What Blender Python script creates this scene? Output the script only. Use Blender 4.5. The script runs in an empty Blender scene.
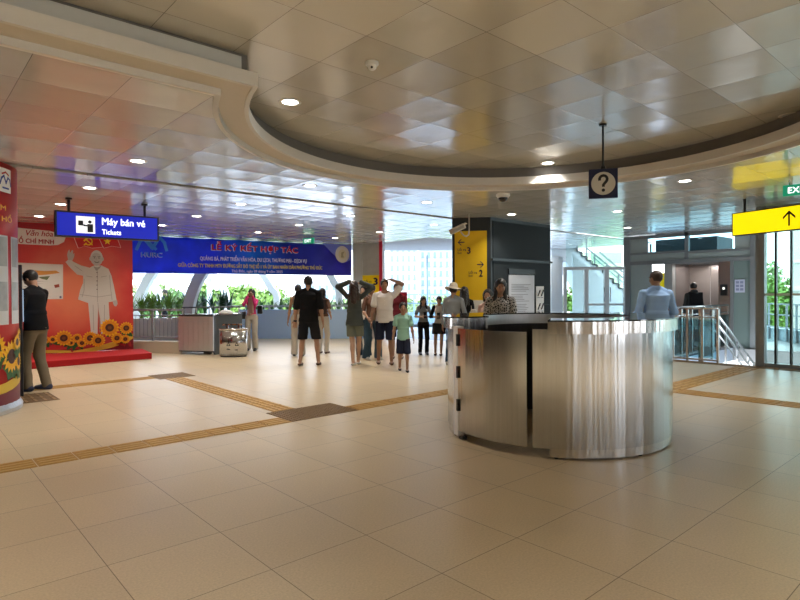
import bpy, bmesh, math, random
import numpy as np
from mathutils import Vector, Matrix
import openvdb
random.seed(7)
PI = math.pi
SC = bpy.context.scene
C = SC.collection

# ------------------------------------------------------------------ camera
F_PX, PITCH, ROLL, CAM_H, YAW = 568.2, .011, -.0062, 1.372, .7263
CY_, SY_ = math.cos(YAW), math.sin(YAW)
FW = Vector((SY_, CY_, 0))          # view direction on the ground
RT = Vector((CY_, -SY_, 0))         # to the right of the picture
cam = bpy.data.cameras.new('camera'); cam_o = bpy.data.objects.new('camera', cam); C.objects.link(cam_o)
cam.sensor_width = 36; cam.lens = F_PX * 36 / 800; cam.clip_end = 800; cam.clip_start = .05
fwd = Vector((SY_ * math.cos(PITCH), CY_ * math.cos(PITCH), -math.sin(PITCH)))
up0 = Vector((SY_ * math.sin(PITCH), CY_ * math.sin(PITCH), math.cos(PITCH)))
r0 = fwd.cross(up0)
upv = up0 * math.cos(ROLL) - r0 * math.sin(-ROLL) * -1
rv = fwd.cross(upv)
M = Matrix((rv, upv, -fwd)).transposed().to_4x4(); M.translation = (0, 0, CAM_H)
cam_o.matrix_world = M
SC.camera = cam_o

# ------------------------------------------------------------------ sky, sun, exposure
SC.view_settings.view_transform = 'Standard'
SC.view_settings.look = 'None'
SC.view_settings.gamma = 1
SC.view_settings.exposure = 0.95
SC.cycles.use_denoising = True
SC.cycles.max_bounces = 8
SC.cycles.sample_clamp_indirect = 6
SC.cycles.caustics_reflective = False
SC.cycles.caustics_refractive = False
wd = bpy.data.worlds.new('world'); SC.world = wd; wd.use_nodes = True
nt = wd.node_tree; nt.nodes.clear()
wo = nt.nodes.new('ShaderNodeOutputWorld'); bg = nt.nodes.new('ShaderNodeBackground')
tc = nt.nodes.new('ShaderNodeTexCoord'); sp = nt.nodes.new('ShaderNodeSeparateXYZ'); rp = nt.nodes.new('ShaderNodeValToRGB')
nz = nt.nodes.new('ShaderNodeTexNoise'); nz.inputs['Scale'].default_value = 3; mxs = nt.nodes.new('ShaderNodeMixRGB')
rp.color_ramp.elements[0].position = .0; rp.color_ramp.elements[0].color = (.80, .88, .95, 1)
rp.color_ramp.elements[1].position = .6; rp.color_ramp.elements[1].color = (.42, .62, .95, 1)
nt.links.new(tc.outputs['Generated'], sp.inputs[0]); nt.links.new(sp.outputs['Z'], rp.inputs[0])
nt.links.new(tc.outputs['Generated'], nz.inputs['Vector']); nt.links.new(nz.outputs['Fac'], mxs.inputs[0])
nt.links.new(rp.outputs[0], mxs.inputs[1]); mxs.inputs[2].default_value = (.95, .97, 1, 1)
nt.links.new(mxs.outputs[0], bg.inputs['Color']); nt.links.new(bg.outputs[0], wo.inputs[0])
bg.inputs['Strength'].default_value = 3.0
sun = bpy.data.lights.new('sun', 'SUN'); sun.energy = 3.0; sun.angle = .03; sun.color = (1, .95, .86)
so = bpy.data.objects.new('sun', sun); C.objects.link(so); so.rotation_euler = (math.radians(28), math.radians(12), math.radians(60))
LAMP_W = 7.5

# ------------------------------------------------------------------ helpers
def at(px, py, z=None, D=None):
    """the place that shows at picture position px, py: on the level z or at the distance D"""
    a, b = px - 400, py - 300
    cr, sr = math.cos(ROLL), math.sin(ROLL)
    x = cr * a + sr * b; y = -sr * a + cr * b
    rx, t = x / F_PX, -y / F_PX
    c, s = math.cos(PITCH), math.sin(PITCH)
    d = (rx, c + t * s, -s + t * c)
    v = Vector((d[0] * CY_ + d[1] * SY_, -d[0] * SY_ + d[1] * CY_, d[2]))
    if z is None: k = D / (v.x * SY_ + v.y * CY_)
    else: k = (z - CAM_H) / v.z
    return Vector((0, 0, CAM_H)) + v * k

def pix(p):
    wx = p[0]*CY_ - p[1]*SY_; wy = p[0]*SY_ + p[1]*CY_; wz = p[2] - CAM_H
    c, s = math.cos(PITCH), math.sin(PITCH); d = wy*c - wz*s; u = wy*s + wz*c
    return (400 + F_PX*wx/d, 300 - F_PX*u/d) if d > 0 else (-9999, 0)
ORD = ['leftmost', 'second from the left', 'third from the left', 'fourth from the left', 'fifth from the left', 'sixth from the left', 'seventh from the left', 'eighth from the left', 'ninth from the left', 'tenth from the left', 'eleventh from the left', 'twelfth from the left', 'thirteenth from the left']

def srgb(*c):
    return tuple(((v / 255) / 12.92 if v / 255 < .04045 else ((v / 255 + .055) / 1.055) ** 2.4) for v in c)
MATS = {}
def mat(name, col=(.5, .5, .5), rough=.5, metal=0, spec=.5, emit=0, noise=0, nscale=20, bump=0, bscale=60, alpha=1, trans=0, coat=0, ior=1.45, wear=None, aniso=0):
    if name in MATS: return MATS[name]
    m = bpy.data.materials.new(name); m.use_nodes = True; n = m.node_tree.nodes; l = m.node_tree.links
    b = n['Principled BSDF']
    b.inputs['Base Color'].default_value = (*col, 1); b.inputs['Roughness'].default_value = rough
    b.inputs['Metallic'].default_value = metal; b.inputs['Specular IOR Level'].default_value = spec
    b.inputs['Transmission Weight'].default_value = trans; b.inputs['Coat Weight'].default_value = coat
    b.inputs['IOR'].default_value = ior; b.inputs['Alpha'].default_value = alpha
    b.inputs['Anisotropic'].default_value = aniso
    if emit: b.inputs['Emission Color'].default_value = (*col, 1); b.inputs['Emission Strength'].default_value = emit
    t = n.new('ShaderNodeTexCoord')
    nn = n.new('ShaderNodeTexNoise'); nn.inputs['Scale'].default_value = nscale; nn.inputs['Detail'].default_value = 4
    l.new(t.outputs['Object'], nn.inputs['Vector'])
    mr = n.new('ShaderNodeMapRange'); mr.inputs['To Min'].default_value = 1 - (noise or .03); mr.inputs['To Max'].default_value = 1 + (noise or .03)
    l.new(nn.outputs['Fac'], mr.inputs['Value'])
    hs = n.new('ShaderNodeHueSaturation'); hs.inputs['Color'].default_value = (*col, 1)
    l.new(mr.outputs[0], hs.inputs['Value']); l.new(hs.outputs[0], b.inputs['Base Color'])
    if bump:
        bn = n.new('ShaderNodeTexNoise'); bn.inputs['Scale'].default_value = bscale; bn.inputs['Detail'].default_value = 3
        l.new(t.outputs['Object'], bn.inputs['Vector'])
        bp = n.new('ShaderNodeBump'); bp.inputs['Strength'].default_value = bump; bp.inputs['Distance'].default_value = .01
        l.new(bn.outputs['Fac'], bp.inputs['Height']); l.new(bp.outputs[0], b.inputs['Normal'])
    MATS[name] = m
    return m
def glass(name, tint=(.85, .95, .93), fac=.85, rough=.02):
    """a thin pane: mostly see-through, partly mirror"""
    if name in MATS: return MATS[name]
    m = bpy.data.materials.new(name); m.use_nodes = True; n = m.node_tree.nodes; l = m.node_tree.links; n.clear()
    o = n.new('ShaderNodeOutputMaterial'); tr = n.new('ShaderNodeBsdfTransparent'); tr.inputs[0].default_value = (*tint, 1)
    g = n.new('ShaderNodeBsdfGlossy'); g.inputs['Roughness'].default_value = rough
    fr = n.new('ShaderNodeFresnel'); fr.inputs['IOR'].default_value = 1.5
    ma = n.new('ShaderNodeMath'); ma.operation = 'MULTIPLY'; ma.inputs[1].default_value = fac
    mx = n.new('ShaderNodeMixShader')
    l.new(fr.outputs[0], ma.inputs[0]); l.new(ma.outputs[0], mx.inputs[0]); l.new(tr.outputs[0], mx.inputs[1]); l.new(g.outputs[0], mx.inputs[2]); l.new(mx.outputs[0], o.inputs[0])
    MATS[name] = m
    return m

class MB:
    """collects shapes; build() links them as ONE mesh object"""
    def __init__(s): s.bm = bmesh.new(); s.mats = []
    def mi(s, m):
        if m is None: return 0
        if m not in s.mats: s.mats.append(m)
        return s.mats.index(m)
    def _tag(s, fs, m, smooth=False):
        k = s.mi(m)
        for f in fs: f.material_index = k; f.smooth = smooth
    def box(s, x0, y0, z0, x1, y1, z1, m=None):
        v = [s.bm.verts.new(p) for p in ((x0,y0,z0),(x1,y0,z0),(x1,y1,z0),(x0,y1,z0),(x0,y0,z1),(x1,y0,z1),(x1,y1,z1),(x0,y1,z1))]
        s._tag([s.bm.faces.new([v[i] for i in q]) for q in ((3,2,1,0),(4,5,6,7),(0,1,5,4),(1,2,6,5),(2,3,7,6),(3,0,4,7))], m); return s
    def bar(s, a, b, w, h, m=None, roll=0):
        a, b = Vector(a), Vector(b); d = (b - a).normalized()
        upx = Vector((0,0,1)) if abs(d.z) < .95 else Vector((0,1,0))
        l = d.cross(upx).normalized(); u = l.cross(d)
        if roll: l, u = l*math.cos(roll)+u*math.sin(roll), u*math.cos(roll)-l*math.sin(roll)
        R = [(-w/2,-h/2),(w/2,-h/2),(w/2,h/2),(-w/2,h/2)]
        A = [s.bm.verts.new(a + l*p + u*q) for p, q in R]; B = [s.bm.verts.new(b + l*p + u*q) for p, q in R]
        fs = [s.bm.faces.new([A[i], A[(i+1)%4], B[(i+1)%4], B[i]]) for i in range(4)] + [s.bm.faces.new(A[::-1]), s.bm.faces.new(B)]
        s._tag(fs, m); return s
    def tube(s, pts, r, m=None, n=10, cap=True):
        pts = [Vector(p) for p in pts]; rs = r if isinstance(r, (list, tuple)) else [r]*len(pts); rings = []
        prev = None
        for i, p in enumerate(pts):
            d = (pts[min(i+1, len(pts)-1)] - pts[max(i-1, 0)]).normalized()
            if prev is None: prev = d.cross(Vector((0,0,1)) if abs(d.z) < .9 else Vector((0,1,0))).normalized()
            l = (prev - d*prev.dot(d)).normalized(); u = d.cross(l); prev = l
            rings.append([s.bm.verts.new(p + (l*math.cos(2*PI*k/n) + u*math.sin(2*PI*k/n))*rs[i]) for k in range(n)])
        fs = [s.bm.faces.new([rings[i][k], rings[i][(k+1)%n], rings[i+1][(k+1)%n], rings[i+1][k]]) for i in range(len(rings)-1) for k in range(n)]
        s._tag(fs, m, True)
        if cap: s._tag([s.bm.faces.new(rings[0][::-1]), s.bm.faces.new(rings[-1])], m)
        return s
    def sweep(s, prof, a0, a1, n, cx=0, cy=0, m=None, closed=False, caps=True, smooth=True):
        """turn a profile of (radius, z) from angle a0 to a1 round the upright axis at cx, cy"""
        rings = []
        full = closed
        cnt = n if full else n+1
        for i in range(cnt):
            a = a0 + (a1-a0)*i/n
            rings.append([s.bm.verts.new((cx + r*math.cos(a), cy + r*math.sin(a), z)) for r, z in prof])
        k = len(prof); fs = []
        for i in range(n):
            A, B = rings[i], rings[(i+1) % cnt]
            for j in range(k):
                try: fs.append(s.bm.faces.new([A[j], B[j], B[(j+1)%k], A[(j+1)%k]]))
                except ValueError: pass
        s._tag(fs, m, False)
        if not full and caps: s._tag([s.bm.faces.new(rings[0]), s.bm.faces.new(rings[-1][::-1])], m)
        return s
    def disc(s, c, r0, r1, h, m=None, n=24, sx=1, sy=1):
        A = [s.bm.verts.new((c[0]+r0*sx*math.cos(2*PI*k/n), c[1]+r0*sy*math.sin(2*PI*k/n), c[2])) for k in range(n)]
        B = [s.bm.verts.new((c[0]+r1*sx*math.cos(2*PI*k/n), c[1]+r1*sy*math.sin(2*PI*k/n), c[2]+h)) for k in range(n)]
        s._tag([s.bm.faces.new([A[k], A[(k+1)%n], B[(k+1)%n], B[k]]) for k in range(n)], m, True)
        s._tag([s.bm.faces.new(A[::-1]), s.bm.faces.new(B)], m); return s
    def ball(s, c, r, m=None, u=12, v=8):
        rr = r if isinstance(r, (tuple, list)) else (r, r, r)
        q = bmesh.ops.create_uvsphere(s.bm, u_segments=u, v_segments=v, radius=1, matrix=Matrix.Translation(c) @ Matrix.Diagonal((*rr, 1)))
        s._tag({f for w in q['verts'] for f in w.link_faces}, m, True); return s
    def poly(s, pts, m=None, t=None):
        """a flat outline; with t it is thickened by the vector t"""
        A = [s.bm.verts.new(p) for p in pts]
        fs = [s.bm.faces.new(A)]
        if t is not None:
            t = Vector(t); B = [s.bm.verts.new(Vector(p)+t) for p in pts]; n = len(pts)
            fs.append(s.bm.faces.new(B[::-1])); fs += [s.bm.faces.new([A[i], B[i], B[(i+1)%n], A[(i+1)%n]][::-1]) for i in range(n)]
        s._tag(fs, m); return s
    def build(s, name, m=None, parent=None, bevel=0, autosmooth=False):
        if m is not None and not s.mats: s.mats = [m]
        bmesh.ops.recalc_face_normals(s.bm, faces=s.bm.faces)
        me = bpy.data.meshes.new(name); s.bm.to_mesh(me); s.bm.free()
        for q in s.mats: me.materials.append(q)
        o = bpy.data.objects.new(name, me); C.objects.link(o)
        if parent: o.parent = parent
        if bevel:
            b = o.modifiers.new('bevel', 'BEVEL'); b.width = bevel; b.segments = 2; b.limit_method = 'ANGLE'
        return o
def tag(o, label=None, cat=None, group=None, kind=None):
    if label: o['label'] = label
    if cat: o['category'] = cat
    if group: o['group'] = group
    if kind: o['kind'] = kind
    return o
def empty(name, loc, rz=0, label=None, cat=None, group=None, kind=None):
    o = bpy.data.objects.new(name, None); C.objects.link(o); o.location = loc; o.rotation_euler = (0, 0, rz); o.empty_display_size = .1
    return tag(o, label, cat, group, kind)
def struct(o): o['kind'] = 'structure'; return o
def copy_tree(o, parent=None):
    c = o.copy(); C.objects.link(c); c.parent = parent
    for ch in [x for x in bpy.data.objects if x.parent == o]: copy_tree(ch, c)
    return c
def lift(o, x, y, z): o.location = (x, y, z); return o

def glyphs(s, width=None, height=None, bold=0.0, spacing=1.0, shear=0.0):
    """mesh data of one line of lettering, its lower left corner at 0,0, scaled to the width and height; bold thickens the strokes"""
    cu = bpy.data.curves.new('lettering', 'FONT'); cu.body = s; cu.space_character = spacing + bold*.8; cu.shear = shear; cu.resolution_u = 3
    o = bpy.data.objects.new('lettering', cu); C.objects.link(o)
    dg = bpy.context.evaluated_depsgraph_get(); me = bpy.data.meshes.new_from_object(o.evaluated_get(dg))
    bpy.data.objects.remove(o); bpy.data.curves.remove(cu)
    n = len(me.vertices); co = np.empty(n*3, np.float32); me.vertices.foreach_get('co', co); co = co.reshape(-1, 3)
    tris = [tuple(p.vertices) for p in me.polygons]; bpy.data.meshes.remove(me)
    if bold > .005:
        sh = [(-bold, 0), (bold, 0), (0, bold*.8), (0, -bold*.8)]; base = co.copy(); t0 = list(tris); co = []; tris = []
        for k, (dx, dy) in enumerate(sh):
            co.append(base + np.array([dx, dy, 0], np.float32)); tris += [tuple(v + k*n for v in t) for t in t0]
        co = np.concatenate(co)
    if n:
        lo, hi = co.min(0), co.max(0); co -= lo
        k = 1
        if height: k = height / max(hi[1]-lo[1], 1e-6)
        kx = width / max(hi[0]-lo[0], 1e-6) if width else k
        if not height: k = kx
        co[:, 0] *= kx; co[:, 1] *= k
    return co, tris
def write(name, lines, parent, y=-.004, extra=None, label=None):
    """lines of (text, x, z, width, height, material[, bold]) as one flat mesh in the parent's x-z plane"""
    b = MB()
    for ln in lines:
        s, x, z, w, h, m = ln[:6]; bold = ln[6] if len(ln) > 6 else .012
        sh = ln[7] if len(ln) > 7 else 0
        co, tris = glyphs(s, w, h, bold, 1.0, sh); k = b.mi(m)
        vs = [b.bm.verts.new((x + c[0], y, z + c[1])) for c in co]
        for t in tris:
            try: f = b.bm.faces.new([vs[i] for i in t]); f.material_index = k
            except ValueError: pass
    if extra: extra(b)
    me_o = b.build(name, None, parent)
    if label: me_o['label'] = label
    return me_o
def panel(name, A, B, label=None, cat=None, group=None, kind=None):
    """an Empty at A whose x axis runs to B; the viewer's side is -y"""
    A, B = Vector(A), Vector(B); d = B - A
    e = empty(name, A, math.atan2(d.y, d.x), label, cat, group, kind)
    return e, math.hypot(d.x, d.y)

# ------------------------------------------------------------------ materials
def floor_material():
    m = bpy.data.materials.new('beige floor tiles'); m.use_nodes = True; n = m.node_tree.nodes; l = m.node_tree.links
    b = n['Principled BSDF']; g = n.new('ShaderNodeNewGeometry')
    mp = n.new('ShaderNodeMapping'); mp.inputs['Location'].default_value = (-.188, -.141, 0); l.new(g.outputs['Position'], mp.inputs[0])
    br = n.new('ShaderNodeTexBrick'); br.offset = 0; br.inputs['Scale'].default_value = 1; br.inputs['Brick Width'].default_value = .6; br.inputs['Row Height'].default_value = .6
    br.inputs['Mortar Size'].default_value = .0022; br.inputs['Mortar Smooth'].default_value = .1; br.inputs['Bias'].default_value = 0
    br.inputs['Color1'].default_value = (.585, .47, .315, 1); br.inputs['Color2'].default_value = (.545, .435, .29, 1); br.inputs['Mortar'].default_value = (.16, .11, .07, 1)
    l.new(mp.outputs[0], br.inputs['Vector'])
    n1 = n.new('ShaderNodeTexNoise'); n1.inputs['Scale'].default_value = 1.3; n1.inputs['Detail'].default_value = 6; l.new(g.outputs['Position'], n1.inputs['Vector'])
    n2 = n.new('ShaderNodeTexNoise'); n2.inputs['Scale'].default_value = 90; n2.inputs['Detail'].default_value = 3; l.new(g.outputs['Position'], n2.inputs['Vector'])
    mr = n.new('ShaderNodeMapRange'); mr.inputs['To Min'].default_value = .88; mr.inputs['To Max'].default_value = 1.12; l.new(n1.outputs['Fac'], mr.inputs['Value'])
    mr2 = n.new('ShaderNodeMapRange'); mr2.inputs['To Min'].default_value = .74; mr2.inputs['To Max'].default_value = 1.26; l.new(n2.outputs['Fac'], mr2.inputs['Value'])
    ml = n.new('ShaderNodeMath'); ml.operation = 'MULTIPLY'; l.new(mr.outputs[0], ml.inputs[0]); l.new(mr2.outputs[0], ml.inputs[1])
    hs = n.new('ShaderNodeHueSaturation'); l.new(br.outputs['Color'], hs.inputs['Color']); l.new(ml.outputs[0], hs.inputs['Value']); l.new(hs.outputs[0], b.inputs['Base Color'])
    ro = n.new('ShaderNodeMapRange'); ro.inputs['To Min'].default_value = .26; ro.inputs['To Max'].default_value = .42; l.new(n1.outputs['Fac'], ro.inputs['Value']); l.new(ro.outputs[0], b.inputs['Roughness'])
    b.inputs['Specular IOR Level'].default_value = .5
    bp = n.new('ShaderNodeBump'); bp.inputs['Strength'].default_value = .12; bp.inputs['Distance'].default_value = .004; l.new(n2.outputs['Fac'], bp.inputs['Height']); l.new(bp.outputs[0], b.inputs['Normal'])
    return m
def ceiling_material(name, ox, oy, col, rough):
    m = bpy.data.materials.new(name); m.use_nodes = True; n = m.node_tree.nodes; l = m.node_tree.links
    b = n['Principled BSDF']; g = n.new('ShaderNodeNewGeometry')
    mp = n.new('ShaderNodeMapping'); mp.inputs['Location'].default_value = (-ox, -oy, 0); l.new(g.outputs['Position'], mp.inputs[0])
    br = n.new('ShaderNodeTexBrick'); br.offset = 0; br.inputs['Scale'].default_value = 1; br.inputs['Brick Width'].default_value = .6; br.inputs['Row Height'].default_value = .6
    br.inputs['Mortar Size'].default_value = .0022; br.inputs['Bias'].default_value = 0; br.inputs['Mortar Smooth'].default_value = .1
    br.inputs['Color1'].default_value = (*col, 1); br.inputs['Color2'].default_value = (*[c*.96 for c in col], 1); br.inputs['Mortar'].default_value = (*[c*.35 for c in col], 1)
    l.new(mp.outputs[0], br.inputs['Vector']); l.new(br.outputs['Color'], b.inputs['Base Color'])
    # every panel sags a little: a pillow per cell plus a slight tilt of its own
    sp = n.new('ShaderNodeSeparateXYZ'); l.new(mp.outputs[0], sp.inputs[0])
    def cell(out):
        d = n.new('ShaderNodeMath'); d.operation = 'DIVIDE'; d.inputs[1].default_value = .6; l.new(out, d.inputs[0])
        fr = n.new('ShaderNodeMath'); fr.operation = 'FRACT'; l.new(d.outputs[0], fr.inputs[0])
        fl = n.new('ShaderNodeMath'); fl.operation = 'FLOOR'; l.new(d.outputs[0], fl.inputs[0])
        s = n.new('ShaderNodeMath'); s.operation = 'SUBTRACT'; s.inputs[1].default_value = .5; l.new(fr.outputs[0], s.inputs[0])
        p = n.new('ShaderNodeMath'); p.operation = 'ABSOLUTE'; l.new(s.outputs[0], p.inputs[0])
        q = n.new('ShaderNodeMath'); q.operation = 'POWER'; q.inputs[1].default_value = 3.0; l.new(p.outputs[0], q.inputs[0])
        return s, q, fl
    sx, qx, fx = cell(sp.outputs['X']); sy, qy, fy = cell(sp.outputs['Y'])
    cb = n.new('ShaderNodeCombineXYZ'); l.new(fx.outputs[0], cb.inputs[0]); l.new(fy.outputs[0], cb.inputs[1])
    wn = n.new('ShaderNodeTexWhiteNoise'); l.new(cb.outputs[0], wn.inputs['Vector']); ws = n.new('ShaderNodeSeparateColor'); l.new(wn.outputs['Color'], ws.inputs[0])
    def tilt(wout, s):
        a = n.new('ShaderNodeMath'); a.operation = 'SUBTRACT'; a.inputs[1].default_value = .5; l.new(wout, a.inputs[0])
        p = n.new('ShaderNodeMath'); p.operation = 'MULTIPLY'; l.new(a.outputs[0], p.inputs[0]); l.new(s.outputs[0], p.inputs[1]); return p
    tx = tilt(ws.outputs[0], sx); ty = tilt(ws.outputs[1], sy)
    def add(a, b_, k=1.0):
        p = n.new('ShaderNodeMath'); p.operation = 'MULTIPLY_ADD'; p.inputs[1].default_value = k; l.new(a.outputs[0], p.inputs[0]); l.new(b_.outputs[0], p.inputs[2]); return p
    h = add(qx, qy); h = add(tx, h, .035); h = add(ty, h, .035)
    wv = n.new('ShaderNodeTexNoise'); wv.inputs['Scale'].default_value = 4.5; wv.inputs['Detail'].default_value = 1; l.new(g.outputs['Position'], wv.inputs['Vector'])
    h2 = n.new('ShaderNodeMath'); h2.operation = 'MULTIPLY_ADD'; h2.inputs[1].default_value = .10; l.new(wv.outputs['Fac'], h2.inputs[0]); l.new(h.outputs[0], h2.inputs[2])
    bp = n.new('ShaderNodeBump'); bp.inputs['Strength'].default_value = 1; bp.inputs['Distance'].default_value = .024; l.new(h2.outputs[0], bp.inputs['Height']); l.new(bp.outputs[0], b.inputs['Normal'])
    b.inputs['Roughness'].default_value = rough; b.inputs['Metallic'].default_value = .0; b.inputs['Specular IOR Level'].default_value = .9
    b.inputs['IOR'].default_value = 1.6; b.inputs['Coat Weight'].default_value = .45; b.inputs['Coat Roughness'].default_value = .16; b.inputs['Coat IOR'].default_value = 1.5
    l.new(bp.outputs[0], b.inputs['Coat Normal'])
    return m
def brushed(name, col, rough):
    m = bpy.data.materials.new(name); m.use_nodes = True; n = m.node_tree.nodes; l = m.node_tree.links
    b = n['Principled BSDF']; b.inputs['Metallic'].default_value = 1
    t = n.new('ShaderNodeTexCoord'); mp = n.new('ShaderNodeMapping'); mp.inputs['Scale'].default_value = (55, 55, .7); l.new(t.outputs['Object'], mp.inputs[0])
    nn = n.new('ShaderNodeTexNoise'); nn.inputs['Scale'].default_value = 1; nn.inputs['Detail'].default_value = 4; l.new(mp.outputs[0], nn.inputs['Vector'])
    mp2 = n.new('ShaderNodeMapping'); mp2.inputs['Scale'].default_value = (9, 9, .25); l.new(t.outputs['Object'], mp2.inputs[0])
    n2 = n.new('ShaderNodeTexNoise'); n2.inputs['Scale'].default_value = 1; n2.inputs['Detail'].default_value = 2; l.new(mp2.outputs[0], n2.inputs['Vector'])
    mr = n.new('ShaderNodeMapRange'); mr.inputs['To Min'].default_value = .82; mr.inputs['To Max'].default_value = 1.1; l.new(nn.outputs['Fac'], mr.inputs['Value'])
    hs = n.new('ShaderNodeHueSaturation'); hs.inputs['Color'].default_value = (*col, 1); l.new(mr.outputs[0], hs.inputs['Value']); l.new(hs.outputs[0], b.inputs['Base Color'])
    r2 = n.new('ShaderNodeMapRange'); r2.inputs['To Min'].default_value = rough*.75; r2.inputs['To Max'].default_value = rough*1.25; l.new(nn.outputs['Fac'], r2.inputs['Value']); l.new(r2.outputs[0], b.inputs['Roughness'])
    b1 = n.new('ShaderNodeBump'); b1.inputs['Strength'].default_value = .08; b1.inputs['Distance'].default_value = .002; l.new(nn.outputs['Fac'], b1.inputs['Height'])
    b2 = n.new('ShaderNodeBump'); b2.inputs['Strength'].default_value = .5; b2.inputs['Distance'].default_value = .02; l.new(n2.outputs['Fac'], b2.inputs['Height']); l.new(b1.outputs[0], b2.inputs['Normal']); l.new(b2.outputs[0], b.inputs['Normal'])
    MATS[name] = m
    return m
M_FLOOR = floor_material()
UP_Z, LO_Z = 3.21, 2.93
M_CUP = ceiling_material('upper ceiling panels', .1317, .193, (.54, .51, .435), .20)
M_CLO = ceiling_material('lower ceiling panels', .08, .06, (.60, .595, .565), .17)
M_STEEL = brushed('brushed stainless steel', (.55, .56, .57), .17)
M_STEEL2 = brushed('polished steel band', (.68, .66, .64), .14)
M_RAIL = mat('satin steel tube', (.55, .56, .57), .25, 1)
M_CHAR = mat('charcoal metal cladding', (.022, .027, .031), .35, 0, .5)
M_BLACK = mat('black paint', (.012, .012, .013), .4)
M_WHITE = mat('white paint', (.78, .78, .76), .45)
M_CREAM = mat('cream moulding paint', (.60, .54, .46), .5)
M_LIP = mat('pale moulding paint', (.66, .64, .60), .45)
M_CONC = mat('grey concrete', (.46, .46, .44), .8, noise=.12, nscale=6, bump=.2, bscale=40)
M_GREYF = mat('grey window frame', (.24, .26, .27), .4, .3)
M_FROST = mat('pale green grey panel', (.36, .42, .41), .25, noise=.04, nscale=3)
M_RED = mat('deep red print', srgb(176, 30, 36), .45)
M_GLASS = glass('clear glass', (.86, .95, .94), .9)
M_BLUEGLASS = glass('blue tinted glass', (.62, .84, .90), 1.2)
M_YEL = mat('yellow sign face', srgb(250, 222, 10), .35)
M_BLUES = mat('blue sign face', srgb(14, 34, 195), .35, emit=.32)
M_NAVY = mat('navy sign lettering', srgb(20, 24, 70), .4)
M_PRINTW = mat('white print', (.85, .85, .85), .5)
M_SIGNW = mat('backlit white lettering', (.9, .92, .95), .5, emit=.45)
M_WALLB = mat('warm plaster', (.42, .37, .31), .7, noise=.06, nscale=2)

# ------------------------------------------------------------------ the setting: floor, walls, ceilings
b = MB(); b.box(-9, -9, -.3, 11.87, 17.6, 0); struct(b.build('floor', M_FLOOR))
M_TERR = mat('pale terrace paving', (.42, .50, .62), .25, noise=.05, nscale=2)
b = MB(); b.poly([(11.871, 4.95, -.3), (17.2, 4.95, -.3), (30, 12, -.3), (26, 28, -.3), (4, 28, -.3), (4, 17.61, -.3), (11.871, 17.61, -.3)], None, (0, 0, .299)); struct(b.build('floor_terrace', M_TERR))
b = MB(); b.box(15.2, -2, -.3, 24, 4.949, -.002); struct(b.build('floor_lobby', mat('grey lobby tiles', (.33, .34, .35), .3, noise=.05)))
b = MB(); b.box(-9.2, -7.2, 0, -9, 17.6, 3.3); struct(b.build('wall_west', M_WALLB))
b = MB(); xw = -9.2
for a, c in ((-3.0, -2.2), (.6, 1.3), (3.4, 3.8), (5.0, 6.4), (7.6, 8.0), (9.4, 10.6)):  # unseen wall; openings shaped to put bright streaks into the kiosk's reflections
    b.box(xw, -7.2, 0, a, -7, 3.3); b.box(a, -7.2, 0, c, -7, .3); b.box(a, -7.2, 2.8, c, -7, 3.3); xw = c
b.box(xw, -7.2, 0, 11.8, -7, 3.3); struct(b.build('wall_south', M_WALLB))
b = MB(); b.box(-9, 17.6, 0, 3.9, 17.8, 3.3); struct(b.build('wall_north', mat('dull red brown wall', (.22, .09, .07), .7)))
b = MB(); b.box(-9.4, -7.2, 3.32, 16.6, 17.8, 3.6); struct(b.build('roof', M_CONC))

RC = (4.72, 3.35); R_OUT, R_IN = 2.97, 2.74
BEAM_Y = 4.25
b = MB(); b.box(-9, -7, UP_Z, 16.4, 6.5, UP_Z+.05); struct(b.build('ceiling_upper', M_CUP))
a0 = math.asin((BEAM_Y - RC[1]) / R_OUT); angL = PI - a0; angR = math.radians(-72)
def arc(r, a, b_, n): return [(RC[0]+r*math.cos(a+(b_-a)*i/n), RC[1]+r*math.sin(a+(b_-a)*i/n)) for i in range(n+1)]
yR = RC[1] + R_OUT*math.sin(angR)
b = MB()
arcp = arc(R_OUT, angL, angR, 64)
top = [(16.4, yR), (16.4, 8.0), (-9, 8.0), (-9, BEAM_Y)]
b.poly([(x, y, LO_Z) for x, y in arcp + top], None, (0, 0, .03)); struct(b.build('ceiling_lower', M_CLO))
b = MB(); b.poly([(-9, 8.2, LO_Z), (11.1, 8.2, LO_Z), (11.1, 14.1, LO_Z), (9.9, 17.6, LO_Z), (-9, 17.6, LO_Z)], None, (0, 0, .03)); struct(b.build('ceiling_outer', M_CLO))
b = MB(); b.poly([(11.101, 8.2, LO_Z), (18.0, 8.2, LO_Z), (18.0, 11.2, LO_Z), (11.101, 11.2, LO_Z)], None, (0, 0, .03)); struct(b.build('ceiling_hall', M_CLO))
b = MB(); b.poly([(11.101, 11.201, LO_Z), (18.0, 11.201, LO_Z), (16.5, 13.2, LO_Z), (13.2, 15.8, LO_Z), (9.9, 17.6, LO_Z), (11.101, 14.1, LO_Z)], None, (0, 0, .12)); struct(b.build('ceiling_soffit', M_CONC))
b = MB(); b.box(-9, 7.98, LO_Z+.05, 17, 8.22, LO_Z+.10); struct(b.build('trim_slot', mat('brown slot', (.26, .21, .16), .6)))
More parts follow.
